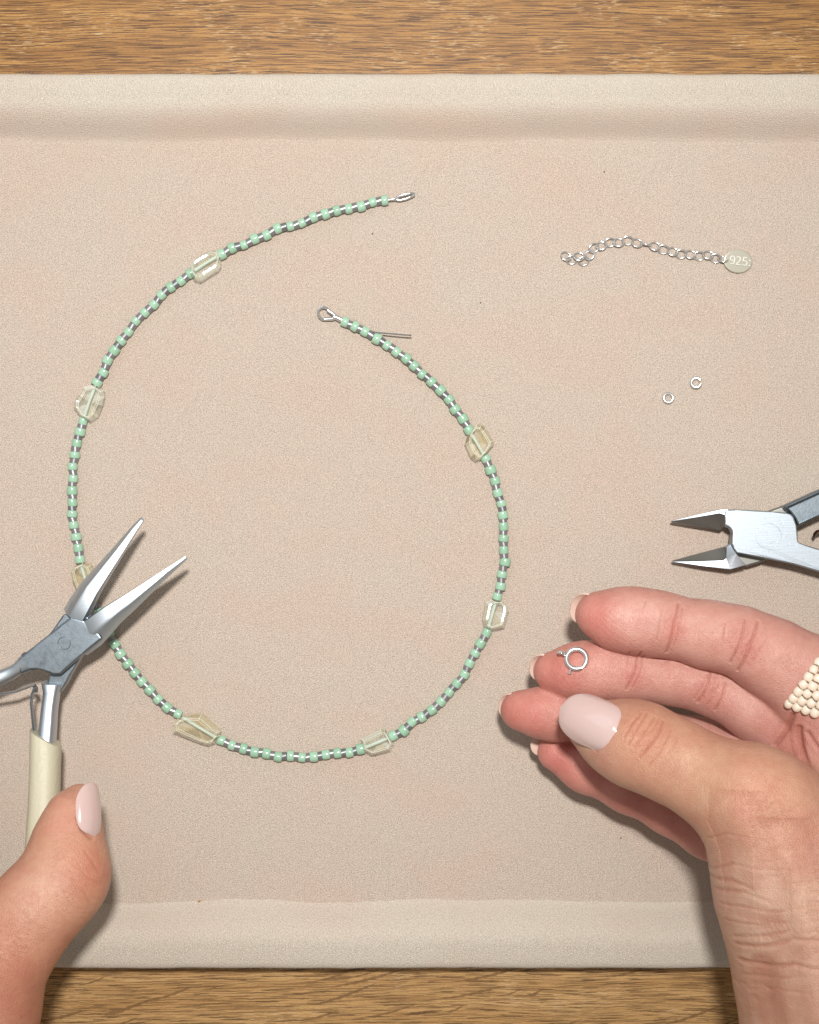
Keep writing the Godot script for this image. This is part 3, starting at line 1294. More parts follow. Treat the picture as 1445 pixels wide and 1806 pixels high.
	build("wire_loop", k1, M.silver, n)
	# the near end: crimp, guard, loop and the loose tail of wire
	var w2 := MB.new()
	w2.tube(PackedVector3Array([P(590, 558, 1.4), P(605, 565.5, 1.35)]), 0.00075, 12)
	build("crimp_tube", w2, M.silver, n)
	var g2 := MB.new()
	g2.tube(PackedVector3Array([P(592, 559, 1.5), P(588, 554, 1.6), P(578, 546.5, 1.7)]), 0.00055, 10)
	g2.tube(PackedVector3Array([P(592, 560, 1.3), P(586, 562.5, 1.2), P(572, 562.5, 1.2)]), 0.00055, 10)
	build("wire_guard", g2, M.silver, n)
	var k2 := MB.new()
	var loopw := PackedVector3Array()
	for i in 15:
		var q := float(i) / 14
		var a := lerpf(-1.0, 1.95 * PI - 1.55, q)
		loopw.append(P(573.5 - sin(a + 0.4) * 12.0 + 2.0, 552.5 - cos(a + 0.4) * 11.0, 1.5))
	k2.tube(PackedVector3Array([P(581, 548, 1.7), P(577.5, 544, 1.7), P(572, 541.5, 1.6), P(566, 542.5, 1.6), P(562, 547, 1.5), P(561.5, 553, 1.5), P(564, 559, 1.4), P(569, 563, 1.3), P(577, 563.5, 1.2)]), 0.0004, 8)
	build("wire_loop", k2, M.silver, n)
	var k3 := MB.new()
	k3.tube(PackedVector3Array([P(650, 583, 1.6), P(662, 586.2, 2.4), P(690, 588.5, 3.0), P(712, 590.5, 3.0), P(726, 591.5, 2.9)]), 0.00021, 8)
	build("wire_tail", k3, M.wire, n)

# ------------------------------------------------------------------ extender chain, rings
func extender() -> void:
	var e := thing("extender_chain", P(1150, 445, 0), "short silver cable chain ending in an oval tag stamped 925", "chain")
	var spots := [[140, 260], [175, 283], [222, 262], [252, 290], [290, 252], [315, 208], [365, 193], [420, 172], [475, 172], [533, 160], [592, 175], [648, 188], [705, 197], [760, 216], [820, 230], [872, 246], [933, 248], [988, 258], [1045, 252], [1092, 272]]
	var n := spots.size()
	for i in n:
		var u: float = 960.0 + spots[i][0] / 3.6125
		var v: float = 380.0 + spots[i][1] / 3.6125
		var a = spots[maxi(i - 1, 0)]
		var b = spots[mini(i + 1, n - 1)]
		var d := Vector3(b[0] - a[0], 0, b[1] - a[1]).normalized()
		var side := Vector3(-d.z, 0, d.x)
		var tilt := 0.30 if i % 2 == 0 else -0.30
		var y := side * cos(tilt) + Vector3.UP * sin(tilt)
		if i == 11:
			y = Vector3.UP
		var m := MB.new()
		m.torus(P(u, v, 0.85), d, y, 0.00140, 0.00025, 0, TAU, 22, 8, 0.82)
		build("chain_link", m, M.silver, e, 60)
	var j := MB.new()
	j.torus(P(1275.5, 457.0, 0.9), Vector3(1, 0.15, 0.1), Vector3(-0.1, 0.75, 0.6), 0.0013, 0.00024, 0, TAU, 22, 8)
	build("tag_ring", j, M.silver, e, 60)
	# the tag: an oval disc, tilted a little, with its stamp
	var t := MB.new()
	var outline := PackedVector2Array()
	var c := P(1301.9, 461.1, 0.8)
	for i in 40:
		var a := TAU * i / 40
		outline.append(Vector2(c.x, c.z) + Vector2(cos(a) * L(25.6), sin(a) * L(20.4)).rotated(0.05))
	t.slab(outline, 0.0005, 0.0011, 0.00014, Vector2(-0.10, -0.06), Vector2(c.x, c.z))
	var tg := build("oval_tag", t, M.tag, e, 40)
	var tm := TextMesh.new()
	tm.text = "925:"
	var sf := SystemFont.new()
	sf.font_names = PackedStringArray(["Droid Sans"])
	tm.font = sf
	tm.font_size = 32
	tm.pixel_size = 0.00002
	tm.depth = 0.00008
	tm.material = M.stamp
	var tn := place("stamp", tm, tg, Transform3D(Basis(Vector3.FORWARD, 0.10) * Basis(Vector3.RIGHT, -0.06) * Basis(Vector3.UP, -0.10) * Basis(Vector3.RIGHT, -PI / 2), c - e.position + Vector3(0.0005, 0.0004, 0.0)))
	tn.name = "stamp"

func jump_rings() -> void:
	var a := MB.new()
	var c := P(1228, 675, 0.7)
	a.torus(c, Vector3(1, 0.12, 0), Vector3(0, 0.1, 1), L(8.4), 0.00043, 0.25, TAU - 0.42, 30, 10)
	var o := build("jump_ring", a, M.silver, self, 60, c)
	tag(o, "open silver jump ring, the upper right of the two loose rings", "jump ring", "loose jump rings on the board")
	var b := MB.new()
	c = P(1179, 702, 0.5)
	b.torus(c, Vector3(1, 0, 0), Vector3(0, 0.06, 1), L(8.0), 0.00042, 0.0, TAU, 30, 10)
	var q := build("jump_ring", b, M.silver, self, 60, c)
	tag(q, "closed silver jump ring, the lower left of the two loose rings", "jump ring", "loose jump rings on the board")

# ------------------------------------------------------------------ pliers
# a bar lofted through stations [u, v, height mm, half width marks, half thickness mm]
func bar(st: Array, n := 20, p := 2.6, flat_top := 0.0) -> MB:
	var m := MB.new()
	var loops := []
	for i in st.size():
		var a = st[maxi(i - 1, 0)]
		var b = st[mini(i + 1, st.size() - 1)]
		var d := (P(b[0], b[1], b[2]) - P(a[0], a[1], a[2])).normalized()
		var x := d.cross(Vector3.UP).normalized()
		var y := x.cross(d).normalized()
		var q = st[i]
		loops.append(m.ring_of(P(q[0], q[1], q[2]), x * L(q[3], q[2]), y * (q[4] * 0.001), n, p))
	m.loft(loops)
	return m

# a long nose jaw: a ground flat on the inner side of its back, the outer side sloping away
func nose(st: Array, inner: float) -> MB:
	var m := MB.new()
	var loops := []
	var shape := [[1.0, -0.9], [1.0, 0.62], [0.9, 0.92], [0.05, 1.0], [-0.22, 0.94], [-0.66, 0.58], [-1.0, -0.05], [-0.92, -0.75], [-0.5, -1.0], [0.6, -1.0]]
	for i in st.size():
		var a = st[maxi(i - 1, 0)]
		var b = st[mini(i + 1, st.size() - 1)]
		var d := (P(b[0], b[1], b[2]) - P(a[0], a[1], a[2])).normalized()
		var x := d.cross(Vector3.UP).normalized()
		var y := x.cross(d).normalized()
		var q = st[i]
		var l := PackedVector3Array()
		for e in shape:
			l.append(P(q[0], q[1], q[2]) + x * (e[0] * inner * L(q[3], q[2])) + y * (e[1] * q[4] * 0.001))
		if inner < 0.0:
			l.reverse()
		loops.append(l)
	m.loft(loops)
	return m

func long_nose_pliers() -> void:
	var t := thing("long_nose_pliers", P(120, 1140, 0), "long nosed steel pliers with cream grip, jaws open over the necklace", "pliers")
	var axis := P(113, 1138, 18)
	# upper-left jaw, half round: a flat inner face and a domed outside
	var j1 := nose([[131, 1085.5, 16, 21.38, 3.1], [142, 1066, 16.55, 21.38, 3.35], [160, 1036, 16.7, 18.52, 3.1], [185, 1003, 16.81, 14.25, 2.49], [212, 967, 16.91, 9.97, 1.89], [236, 934, 17.01, 6.46, 1.29], [250, 916.5, 17.15, 4.18, 0.95], [251.5, 914.2, 17.11, 3.04, 0.69]], 1.0)
	build("jaw", j1, M.steel, t, 24)
	var j2 := nose([[138, 1139, 14.84, 22.8, 2.06], [161, 1118, 16.35, 26.6, 2.75], [181, 1101, 16.73, 23.27, 3.27], [200, 1084, 16.92, 19.95, 3.18], [228, 1063, 17.05, 16.15, 2.75], [262, 1036, 17.15, 11.4, 2.15], [296, 1009, 17.24, 7.03, 1.46], [322, 989, 17.35, 3.99, 0.95], [329, 983.2, 17.31, 3.04, 0.69]], -1.0)
	build("jaw", j2, M.steel, t, 24)
	# the lap joint: the upper plate of one lever over the lower plate of the other
	var under := MB.new()
	under.slab(soften(poly([[112, 1083], [154, 1084], [162, 1100], [174, 1118], [147, 1152], [124, 1190], [118, 1203], [104, 1224], [79, 1222], [84, 1200], [92, 1180], [60, 1150], [92, 1112]], 16), 0.0006, 2), 0.0112, 0.0158, 0.0004)
	build("lower_lever", under, M.worn, t, 30)
	var plate := MB.new()
	plate.slab(soften(poly([[126, 1087.6], [146, 1093], [164, 1103], [181.3, 1126.4], [146.7, 1154], [106.6, 1190], [91.3, 1190], [80, 1184], [65, 1180.3], [50, 1183], [36, 1188.7], [31.5, 1176], [33.2, 1161], [60, 1140], [91.3, 1115.3], [108, 1101]], 19), 0.0005, 2), 0.0160, 0.0192, 0.0005)
	build("joint_plate", plate, M.worn, t, 30)
	var rv := MB.new()
	var rc := P(113.5, 1134.5, 19.2)
	rv.torus(rc, Vector3.RIGHT, Vector3.BACK, L(10.6), 0.00012, 0, TAU, 32, 8)
	build("rivet", rv, M.worn, t, 60)
	# lever arms
	var a1 := bar([[92, 1204, 15.4, 18, 2.6], [91.5, 1222, 15.0, 14.2, 3.2], [88, 1250, 15.5, 14.0, 3.4], [85, 1285, 16.5, 15.0, 3.4], [82, 1325, 18.0, 15.0, 3.4], [78, 1420, 22.0, 15, 3.4]], 24, 3.0)
	build("arm", a1, M.steel, t, 50)
	var a2 := bar([[52, 1166, 17.0, 18, 2.6], [34, 1178, 16.0, 11.5, 3.0], [18, 1187.5, 15.5, 12.5, 3.2], [-10, 1199, 15.5, 14.0, 3.4], [-45, 1222, 16.5, 14.5, 3.4], [-78, 1262, 18.0, 14.5, 3.4], [-95, 1330, 20.0, 14.5, 3.4]], 24, 3.0)
	build("arm", a2, M.steel, t, 50)
	# leaf springs
	var s1 := MB.new()
	s1.tube(PackedVector3Array([P(61, 1296, 17), P(58.5, 1270, 16), P(55.5, 1240, 15.2), P(58, 1222, 15), P(62.5, 1211.5, 15), P(62, 1208.5, 15), P(56, 1209.5, 15)]), [0.00034, 0.00034, 0.00034, 0.00034, 0.00034, 0.00034, 0.0003], 8, 4.5)
	build("spring", s1, M.steel, t, 40)
	var s2 := MB.new()
	s2.tube(PackedVector3Array([P(-70, 1250, 15.5), P(-30, 1228, 15), P(0, 1224.5, 14.6), P(28, 1220, 14.2), P(48, 1212.5, 14), P(57, 1209, 14), P(64.5, 1213, 14), P(65, 1221, 14)]), 0.00036, 8, 4.0)
	build("spring", s2, M.steel, t, 40)
	# grips, with their mouths cut at a slant
	var g1 := MB.new()
	var loops := []
	var rows := [[81, 1300, 17.2, 26.5, 5.2], [81, 1312, 17.6, 27.0, 5.4], [80, 1350, 19.0, 26.5, 5.5], [78, 1420, 22.0, 27.0, 5.6], [73, 1500, 25.5, 28.0, 5.8], [62, 1590, 29.0, 28.0, 5.8], [45, 1690, 32.0, 27.0, 5.6], [22, 1800, 34.0, 25.0, 5.2], [5, 1870, 35.0, 22.0, 4.8]]
	for i in rows.size():
		var q = rows[i]
		var lp := g1.ring_of(P(q[0], q[1], q[2]), Vector3(L(q[3], q[2]), 0, 0), Vector3(0, q[4] * 0.001, 0), 28, 2.5)
		if i < 2:
			for k in lp.size():
				lp[k].z += (lp[k].x - P(q[0], q[1], q[2]).x) * (0.58 if i == 0 else 0.5)
		loops.append(lp)
	g1.loft(loops)
	build("grip", g1, M.grip, t, 50)
	var g2 := bar([[-92, 1318, 20, 26, 5.2], [-97, 1360, 20, 26.5, 5.5], [-102, 1450, 22, 27, 5.6], [-98, 1560, 26, 28, 5.8], [-82, 1680, 30, 27, 5.6], [-60, 1800, 33, 25, 5.2], [-45, 1880, 34, 22, 4.8]], 28, 2.5)
	build("grip", g2, M.grip, t, 50)

func side_cutters() -> void:
	var t := thing("side_cutters", P(1350, 945, 0), "small steel side cutters lying open at the right of the board", "pliers")
	var plate := MB.new()
	plate.slab(soften(poly([[1279, 899.5], [1294.5, 898.3], [1356.8, 901.5], [1390, 904.6], [1399, 909], [1404, 922], [1407, 938], [1407, 955.5], [1416, 960], [1445, 968.4], [1500, 990], [1560, 1020], [1600, 1062], [1585, 1080], [1545, 1050], [1490, 1024], [1445, 1008], [1400, 995], [1349.5, 985], [1298.6, 975.7], [1293, 966], [1290.3, 957], [1292.4, 938], [1288.5, 931], [1279, 927.5], [1278, 914]], 9), 0.0006, 3), 0.0052, 0.0092, 0.00035, Vector2(0.012, 0.004), Vector2(P(1340, 945, 9).x, P(1340, 945, 9).z))
	build("joint_plate", plate, M.bright, t, 30)
	var rv := MB.new()
	rv.torus(P(1356, 946, 9.24), Vector3(1, 0.022, 0), Vector3(0, 0.01, 1), L(22), 0.00005, 0, TAU, 40, 8)
	build("rivet", rv, M.steel, t, 60)
	# under lever with its own arm at upper right
	var under := MB.new()
	under.slab(soften(poly([[1300, 905], [1357, 902], [1381.7, 893.2], [1445, 864.6], [1520, 840], [1600, 838], [1602, 868], [1530, 880], [1445, 911], [1409, 928], [1400, 960], [1345, 992], [1318, 1000], [1300, 990], [1294, 962], [1294, 940]], 6), 0.0006, 2), 0.0012, 0.0050, 0.0005)
	build("lower_lever", under, M.dark, t, 30)
	var arm := MB.new()
	arm.slab(soften(poly([[1382, 893], [1445, 864.6], [1520, 838], [1602, 834], [1604, 870], [1530, 884], [1445, 911], [1408.7, 928], [1403, 915], [1394, 903]], 9), 0.0005, 2), 0.0051, 0.0088, 0.0005)
	build("arm", arm, M.worn, t, 30)
	# jaws: a bright outer edge and a hollow ground inner face sloping down to the cutting edge, its dark reflection painted in
	relief(t, "jaw", M.steel, [[1184.2, 919, 5.0], [1228, 908.4, 7.0], [1271.6, 899, 8.4], [1284, 898.4, 8.9], [1284, 930, 8.4], [1279, 908, 8.9], [1269, 905, 8.5], [1226, 912.5, 7.0], [1188, 919.6, 5.0], [1279, 926, 7.2]], [[0, 1, 7, 8], [1, 2, 6, 7], [2, 3, 5, 6], [3, 4, 9, 5]], [0, 1, 2, 3, 4, 9, 5, 6, 7, 8], 3.0)
	relief(t, "cutting_face", M.dark, [[1186, 919.9, 4.7], [1226, 912.8, 6.9], [1269, 905.4, 8.4], [1278.6, 908.4, 8.5], [1278.6, 926, 7.0], [1271, 935, 4.6], [1252, 932, 4.2], [1184.6, 921.6, 3.6]], [[0, 1, 6, 7], [1, 2, 5, 6], [2, 3, 4, 5]], [0, 1, 2, 3, 4, 5, 6, 7], 2.6)
	relief(t, "jaw", M.steel, [[1186.4, 990.6, 4.4], [1240, 998, 6.2], [1288, 1003.9, 7.0], [1316, 996.4, 7.6], [1299, 977, 8.2], [1290, 959.5, 6.8], [1282.5, 964, 6.6], [1281, 985, 6.8], [1276, 988.6, 6.8], [1230, 990.4, 5.9], [1188, 989.8, 4.6]], [[0, 1, 9, 10], [1, 2, 8, 9], [2, 3, 4, 7, 8], [4, 5, 6, 7]], [0, 1, 2, 3, 4, 5, 6, 7, 8, 9, 10], 2.6)
	relief(t, "cutting_face", M.dark, [[1186, 989.4, 4.2], [1230, 977.2, 4.0], [1278, 964.6, 3.8], [1282, 964.4, 5.6], [1280.6, 984.8, 6.7], [1275.6, 988.2, 6.7], [1230, 990.0, 5.8], [1188.4, 989.6, 4.5]], [[0, 1, 6, 7], [1, 2, 5, 6], [2, 3, 4, 5]], [0, 1, 2, 3, 4, 5, 6, 7], 2.4)
	var sp := MB.new()
	sp.tube(PackedVector3Array([P(1437, 943, 4.5), P(1441, 938, 5.2), P(1449, 936, 5.0), P(1470, 946, 4.6), P(1500, 962, 4.4)]), 0.0005, 10, 2.4)
	build("spring", sp, M.copper, t, 40)
	for q in [[[1535, 852], [1640, 836], [1760, 860], [1900, 905]], [[1545, 1034], [1620, 1075], [1700, 1130], [1800, 1210]]]:
		var st := []
		for k in q.size():
			st.append([q[k][0], q[k][1], 6.5, 27.0 if k < 3 else 22.0, 5.0])
		build("grip", bar(st, 24, 2.5), M.grip, t, 50)

# a faceted piece: corners [u, v, height mm], facets of the top, its outline, and the height of its underside
func relief(parent: Node, called: String, m: Material, corners: Array, facets: Array, outline: Array, low: float) -> void:
	var mb := MB.new()
	for q in corners:
		mb.v.append(P(q[0], q[1], q[2]))
	var n := corners.size()
	for q in corners:
		var p := P(q[0], q[1], q[2])
		mb.v.append(Vector3(p.x, low * 0.001, p.z))
	for f in facets:
		for k in range(1, f.size() - 1):
			mb.t.append_array(PackedInt32Array([f[0], f[k], f[k + 1]]))
			mb.orient(mb.t.size() - 3, Vector3.UP)
			mb.t.append_array(PackedInt32Array([f[0] + n, f[k] + n, f[k + 1] + n]))
			mb.orient(mb.t.size() - 3, Vector3.DOWN)
	var c := Vector3.ZERO
	for i in outline:
		c += mb.v[i] / outline.size()
	for i in outline.size():
		var a: int = outline[i]
		var b: int = outline[(i + 1) % outline.size()]
		for q in [[a, b, b + n], [a, b + n, a + n]]:
			mb.t.append_array(PackedInt32Array(q))
			mb.orient(mb.t.size() - 3, (mb.v[a] + mb.v[b]) * 0.5 - c)
	build(called, mb, m, parent, 25.0)

# ------------------------------------------------------------------ hands
func crease(fl: Flesh, pts: Array, depth: float, width: float) -> Array:
	var out := PackedVector3Array()
	for q in pts:
		var top := P(q[0], q[1], 110)
		var eye := Vector3(0, EYE, 0)
		var p := fl.hit(top, top - eye, 0.2)
		if p != Vector3.INF and (out.is_empty() or absf(p.y - out[out.size() - 1].y) < 0.012):
			out.append(p)
	return [out, depth, width]

func skin_at(fl: Flesh, u: float, v: float) -> Vector3:
	var top := P(u, v, 110)
	return fl.hit(top, top - Vector3(0, EYE, 0), 0.2)

func right_hand() -> void:
	var pink := lin(195, 142, 130)
	var rose := lin(192, 126, 115)
	var tan := lin(189, 139, 116)
	var pale := lin(193, 150, 129)
	var fold := lin(154, 86, 68)
	var fl := Flesh.new(P(862, 1000, 0) + Vector3(0.001, 0.004, 0), P(1760, 2010, 0) + Vector3(0, 0.094, 0), 0.0007)
	var palm := fl.blank()
	var fing := fl.blank()
	var thumb := fl.blank()
	# fingers, top to bottom: tip .. knuckle
	var chains := [
		[[1054, 1083, 29, 39, rose], [1108, 1091, 30, 50, pink], [1150, 1098, 30.5, 51, pink], [1182, 1104, 31, 49, pink], [1250, 1119, 33, 55, pink], [1308, 1131, 35, 56, pink], [1365, 1162, 36, 66, pink], [1445, 1212, 36, 80, pink]],
		[[974, 1183, 22, 33, rose], [1030, 1181, 23, 44, rose], [1070, 1184, 23.5, 46, pink], [1115, 1188, 24, 45, pink], [1190, 1195, 25, 44, pink], [1256, 1212, 26.5, 45, pink], [1330, 1250, 29, 50, pink], [1430, 1318, 31, 64, pink]],
		[[918, 1253, 18, 35, rose], [975, 1258, 18, 41, rose], [1060, 1274, 16, 43, pink], [1150, 1294, 15, 44, pink], [1230, 1316, 17, 46, pink], [1310, 1342, 23, 50, pink], [1420, 1400, 29, 64, pink]],
		[[982, 1326, 13, 34, rose], [1035, 1352, 14, 42, rose], [1110, 1386, 15, 44, rose], [1185, 1424, 17, 45, rose], [1250, 1462, 20, 48, rose], [1330, 1500, 25, 54, pink], [1430, 1530, 31, 64, pink]]]
	var first := 0
	for c in chains:
		var one := fl.blank()
		first = fl.bones.size()
		chain(fl, c, 0.004, one)
		fl.join(fing, one, 0.0008, first, fl.bones.size())
	# soft pads under the finger tips
	first = fl.bones.size()
	for q in [[1085, 1096, 31, 42], [1010, 1186, 24, 37], [950, 1258, 20.5, 34]]:
		fl.bone(P(q[0], q[1], q[2]), P(q[0] + 30, q[1] + 4, q[2]), L(q[3]), L(q[3]), 0.004, fing, rose)
	var n_fing := fl.bones.size()
	# thumb: tip, joint, knuckle, ball
	var th := [[1036, 1279, 36.5, 34, pale], [1075, 1297, 39.5, 48, pale], [1112, 1309, 43, 58, tan], [1140, 1319, 45.5, 63, tan], [1213, 1355, 50, 64, tan], [1300, 1405, 54, 78, tan], [1352, 1440, 56, 92, tan], [1400, 1530, 55, 140, pale], [1465, 1640, 55, 165, pale]]
	chain(fl, th, 0.007, thumb)
	fl.bone(P(1338, 1396, 60), P(1356, 1404, 60), L(60, 60), L(60, 60), 0.010, thumb, tan)
	var n_thumb := fl.bones.size()
	# the palm and the heel of the hand, running out of the picture
	chain(fl, [[1445, 1212, 36, 80, pink], [1600, 1400, 44, 110, pink], [1600, 1600, 52, 130, tan]], 0.010, palm)
	chain(fl, [[1430, 1318, 31, 64, pink], [1550, 1470, 42, 110, pink], [1600, 1600, 52, 130, tan]], 0.010, palm)
	chain(fl, [[1420, 1400, 29, 60, pink], [1520, 1520, 38, 95, tan], [1600, 1600, 52, 130, tan]], 0.010, palm)
	chain(fl, [[1430, 1530, 31, 58, pink], [1520, 1620, 38, 90, tan], [1600, 1700, 50, 130, tan]], 0.010, palm)
	# wrist and forearm
	chain(fl, [[1480, 1640, 54, 172, tan], [1506, 1760, 56, 174, pale], [1530, 1880, 58, 190, pale], [1545, 1990, 60, 205, pale]], 0.012, palm)
	var both := palm.duplicate()
	fl.join(both, fing, 0.005, 0, n_fing)
	fl.join(palm, thumb, 0.011, n_fing, n_thumb)
	fl.join(palm, both, 0.0001, 0, n_fing)
	fl.f = palm
	var cr := []
	# joint lines of the fingers
	for q in [[[[1197, 1064], [1189, 1100], [1176, 1150]], 0.00034, 0.0003], [[[1140, 1060], [1133, 1076]], 0.00016, 0.00024], [[[1337, 1096], [1322, 1140], [1301, 1182]], 0.00036, 0.0003], [[[1314, 1092], [1306, 1130], [1288, 1168]], 0.00028, 0.00026], [[[1279, 1098], [1273, 1132]], 0.00017, 0.00024],
		[[[1131, 1150], [1121, 1185], [1105, 1216]], 0.0003, 0.00026], [[[1111, 1150], [1107, 1172]], 0.00016, 0.00024], [[[1252, 1186], [1246, 1215], [1231, 1238]], 0.0003, 0.0003], [[[1281, 1204], [1274, 1230], [1261, 1252]], 0.0003, 0.0003], [[[1262, 1192], [1257, 1222]], 0.00017, 0.00024],
		[[[1204, 1072], [1198, 1104], [1188, 1140]], 0.00016, 0.00024], [[[1168, 1074], [1163, 1100], [1158, 1130]], 0.00013, 0.00024], [[[1328, 1118], [1318, 1138], [1306, 1156]], 0.0001, 0.00024], [[[1350, 1128], [1338, 1150], [1326, 1166]], 0.00012, 0.00024], [[[1138, 1156], [1130, 1186], [1116, 1212]], 0.00016, 0.00024], [[[1246, 1190], [1238, 1212], [1224, 1232]], 0.00014, 0.00024], [[[1270, 1200], [1262, 1222], [1248, 1242]], 0.00016, 0.00024], [[[1163, 1266], [1156, 1280], [1142, 1296]], 0.00012, 0.00024], [[[1196, 1300], [1188, 1316], [1176, 1330]], 0.00008, 0.00024], [[[1122, 1264], [1112, 1276], [1104, 1284]], 0.0001, 0.00024],
		[[[1250, 1526], [1290, 1522], [1340, 1534], [1390, 1534]], 0.00013, 0.00035], [[[1272, 1592], [1310, 1598], [1360, 1608], [1420, 1602]], 0.00013, 0.00035], [[[1282, 1622], [1330, 1630], [1390, 1626]], 0.00012, 0.00035], [[[1296, 1650], [1340, 1650], [1400, 1640]], 0.00013, 0.00035], [[[1312, 1716], [1360, 1724], [1420, 1722]], 0.00013, 0.00035], [[[1318, 1742], [1370, 1744], [1430, 1752]], 0.0001, 0.00035], [[[1248, 1478], [1280, 1470], [1320, 1476]], 0.0001, 0.00035],
		[[[1398, 1262], [1388, 1286], [1368, 1314]], 0.00035, 0.00055], [[[1410, 1284], [1412, 1315], [1424, 1345]], 0.00045, 0.0006], [[[1425, 1292], [1445, 1322]], 0.00025, 0.0005],
		[[[1012, 1308], [1006, 1332]], 0.0002, 0.0005],
		# thumb joint folds
		[[[1131, 1257], [1115, 1276], [1100, 1300]], 0.00017, 0.00024], [[[1141, 1258], [1125, 1282], [1107, 1314]], 0.00018, 0.00026], [[[1155, 1264], [1141, 1284], [1118, 1320]], 0.00015, 0.00026], [[[1170, 1272], [1160, 1296], [1128, 1336]], 0.0002, 0.0003], [[[1183, 1288], [1172, 1312], [1145, 1350]], 0.00015, 0.00026],
		# cuticle, tendons
		[[[1090, 1254], [1086, 1276], [1074, 1300], [1052, 1322]], 0.00022, 0.00045], [[[1380, 1490], [1410, 1580], [1430, 1680], [1440, 1790]], -0.0007, 0.0032], [[[1345, 1700], [1352, 1760], [1362, 1800]], 0.0004, 0.0022], [[[1300, 1440], [1330, 1500], [1345, 1580]], -0.0005, 0.0030],
		# wrist folds
		[[[1243, 1506], [1272, 1500], [1316, 1508]], 0.00022, 0.0005], [[[1257, 1546], [1290, 1552], [1330, 1570]], 0.00016, 0.0005], [[[1266, 1567], [1310, 1572], [1356, 1590]], 0.00015, 0.0005],
		[[[1300, 1664], [1350, 1668], [1400, 1656], [1450, 1660]], 0.00024, 0.0005], [[[1307, 1692], [1360, 1704], [1400, 1700], [1450, 1712]], 0.00028, 0.0005]]:
		cr.append(crease(fl, q[0], q[1], q[2]))
	var tints := []
	for q in [[1050, 1095, 0.009, lin(193, 114, 105), 0.7], [985, 1190, 0.008, lin(191, 112, 103), 0.6], [925, 1262, 0.008, lin(195, 120, 110), 0.6], [980, 1335, 0.009, lin(195, 116, 107), 0.6], [1190, 1110, 0.005, lin(190, 114, 103), 0.5], [1318, 1140, 0.007, lin(182, 109, 97), 0.5], [1118, 1190, 0.005, lin(184, 109, 100), 0.6], [1255, 1220, 0.007, lin(178, 103, 95), 0.5],
		[1120, 1085, 0.010, lin(208, 159, 149), 0.7], [1060, 1180, 0.008, lin(207, 154, 142), 0.6], [1350, 1395, 0.014, lin(199, 144, 119), 0.6], [1135, 1300, 0.010, lin(188, 130, 105), 0.7], [1060, 1335, 0.006, lin(191, 135, 121), 0.5], [1330, 1600, 0.018, lin(203, 167, 148), 0.6], [1420, 1740, 0.016, lin(186, 137, 119), 0.5], [1230, 1380, 0.012, lin(197, 156, 129), 0.5], [1400, 1300, 0.010, lin(190, 120, 108), 0.6], [1240, 1545, 0.012, lin(188, 130, 108), 0.5], [1400, 1480, 0.014, lin(195, 137, 115), 0.5]]:
		tints.append([skin_at(fl, q[0], q[1]), q[2], q[3], q[4]])
	# fine folds: across the wrist and the root of the thumb, over the thumb's joint, along the finger joints
	var rng := RandomNumberGenerator.new()
	rng.seed = 23
	var down := (P(1510, 1800, 56) - P(1440, 1560, 55)).normalized()
	var out := (P(1215, 1350, 50) - P(1075, 1296, 40)).normalized()
	var rp := []
	for q in [[1290, 1560, 0.020, down, 0.0020, 0.0001], [1380, 1690, 0.026, down, 0.0024, 0.00011], [1340, 1780, 0.022, down, 0.0030, 0.00014], [1400, 1520, 0.020, down, 0.0024, 0.00010], [1158, 1310, 0.0085, out, 0.0013, 0.0002], [1190, 1115, 0.008, (P(1250, 1119, 33) - P(1108, 1092, 30)).normalized(), 0.0012, 0.00018], [1310, 1140, 0.009, (P(1308, 1131, 33) - P(1250, 1119, 33)).normalized(), 0.0012, 0.00018], [1120, 1188, 0.007, Vector3.RIGHT, 0.0012, 0.00018], [1255, 1222, 0.008, Vector3.RIGHT, 0.0012, 0.00018]]:
		rp.append([skin_at(fl, q[0], q[1]), q[2], q[3], q[4], q[5]])
	for q in [[1120, 1090], [1250, 1118], [1380, 1160], [1040, 1180], [1190, 1200], [940, 1255], [1080, 1380], [1240, 1370], [1340, 1440], [1420, 1600], [1360, 1640]]:
		rp.append([skin_at(fl, q[0], q[1]), 0.012, Vector3(rng.randf_range(-1, 1), 0, rng.randf_range(-1, 1)).normalized(), 0.0011, 0.00007])
	var h := thing("hand", P(1250, 1350, 0), "open hand at the right with its thumb across the fingers, wearing a bead ring", "hand")
	place("skin", fl.mesh(M.skin, h.position, cr, tints, rp, fold), h, Transform3D())
	# nails: the thumb's faces up; the fingers' show as pale rims past the tips
	var root := skin_at(fl, 1088, 1292) + Vector3(0, -0.0001, 0)
	var ta := P(988, 1248, 42.5) - root
	nail("fingernail", h, root, ta, Vector3(-0.10, 1.0, -0.12), L(88, 44), ta.length(), 1.05, M.nail, 2.4, 0.0013)
	for q in [[1050, 1074, 25.5, 1008, 1061, 27.5, 56, 0], [972, 1174, 19.0, 935, 1168, 21.0, 50, 0], [918, 1244, 15.0, 881, 1236, 16.5, 50, 0], [974, 1314, 10.6, 939, 1300, 11.6, 46, 0]]:
		var a := P(q[0], q[1], q[2])
		var b := P(q[3], q[4], q[5])
		nail("fingernail", h, a, b - a, Vector3(-0.15, -1, -0.45), L(q[6]), a.distance_to(b), 0.95, M.tip, 2.6, 0.0)
	bead_ring(fl)
	clasp(fl)

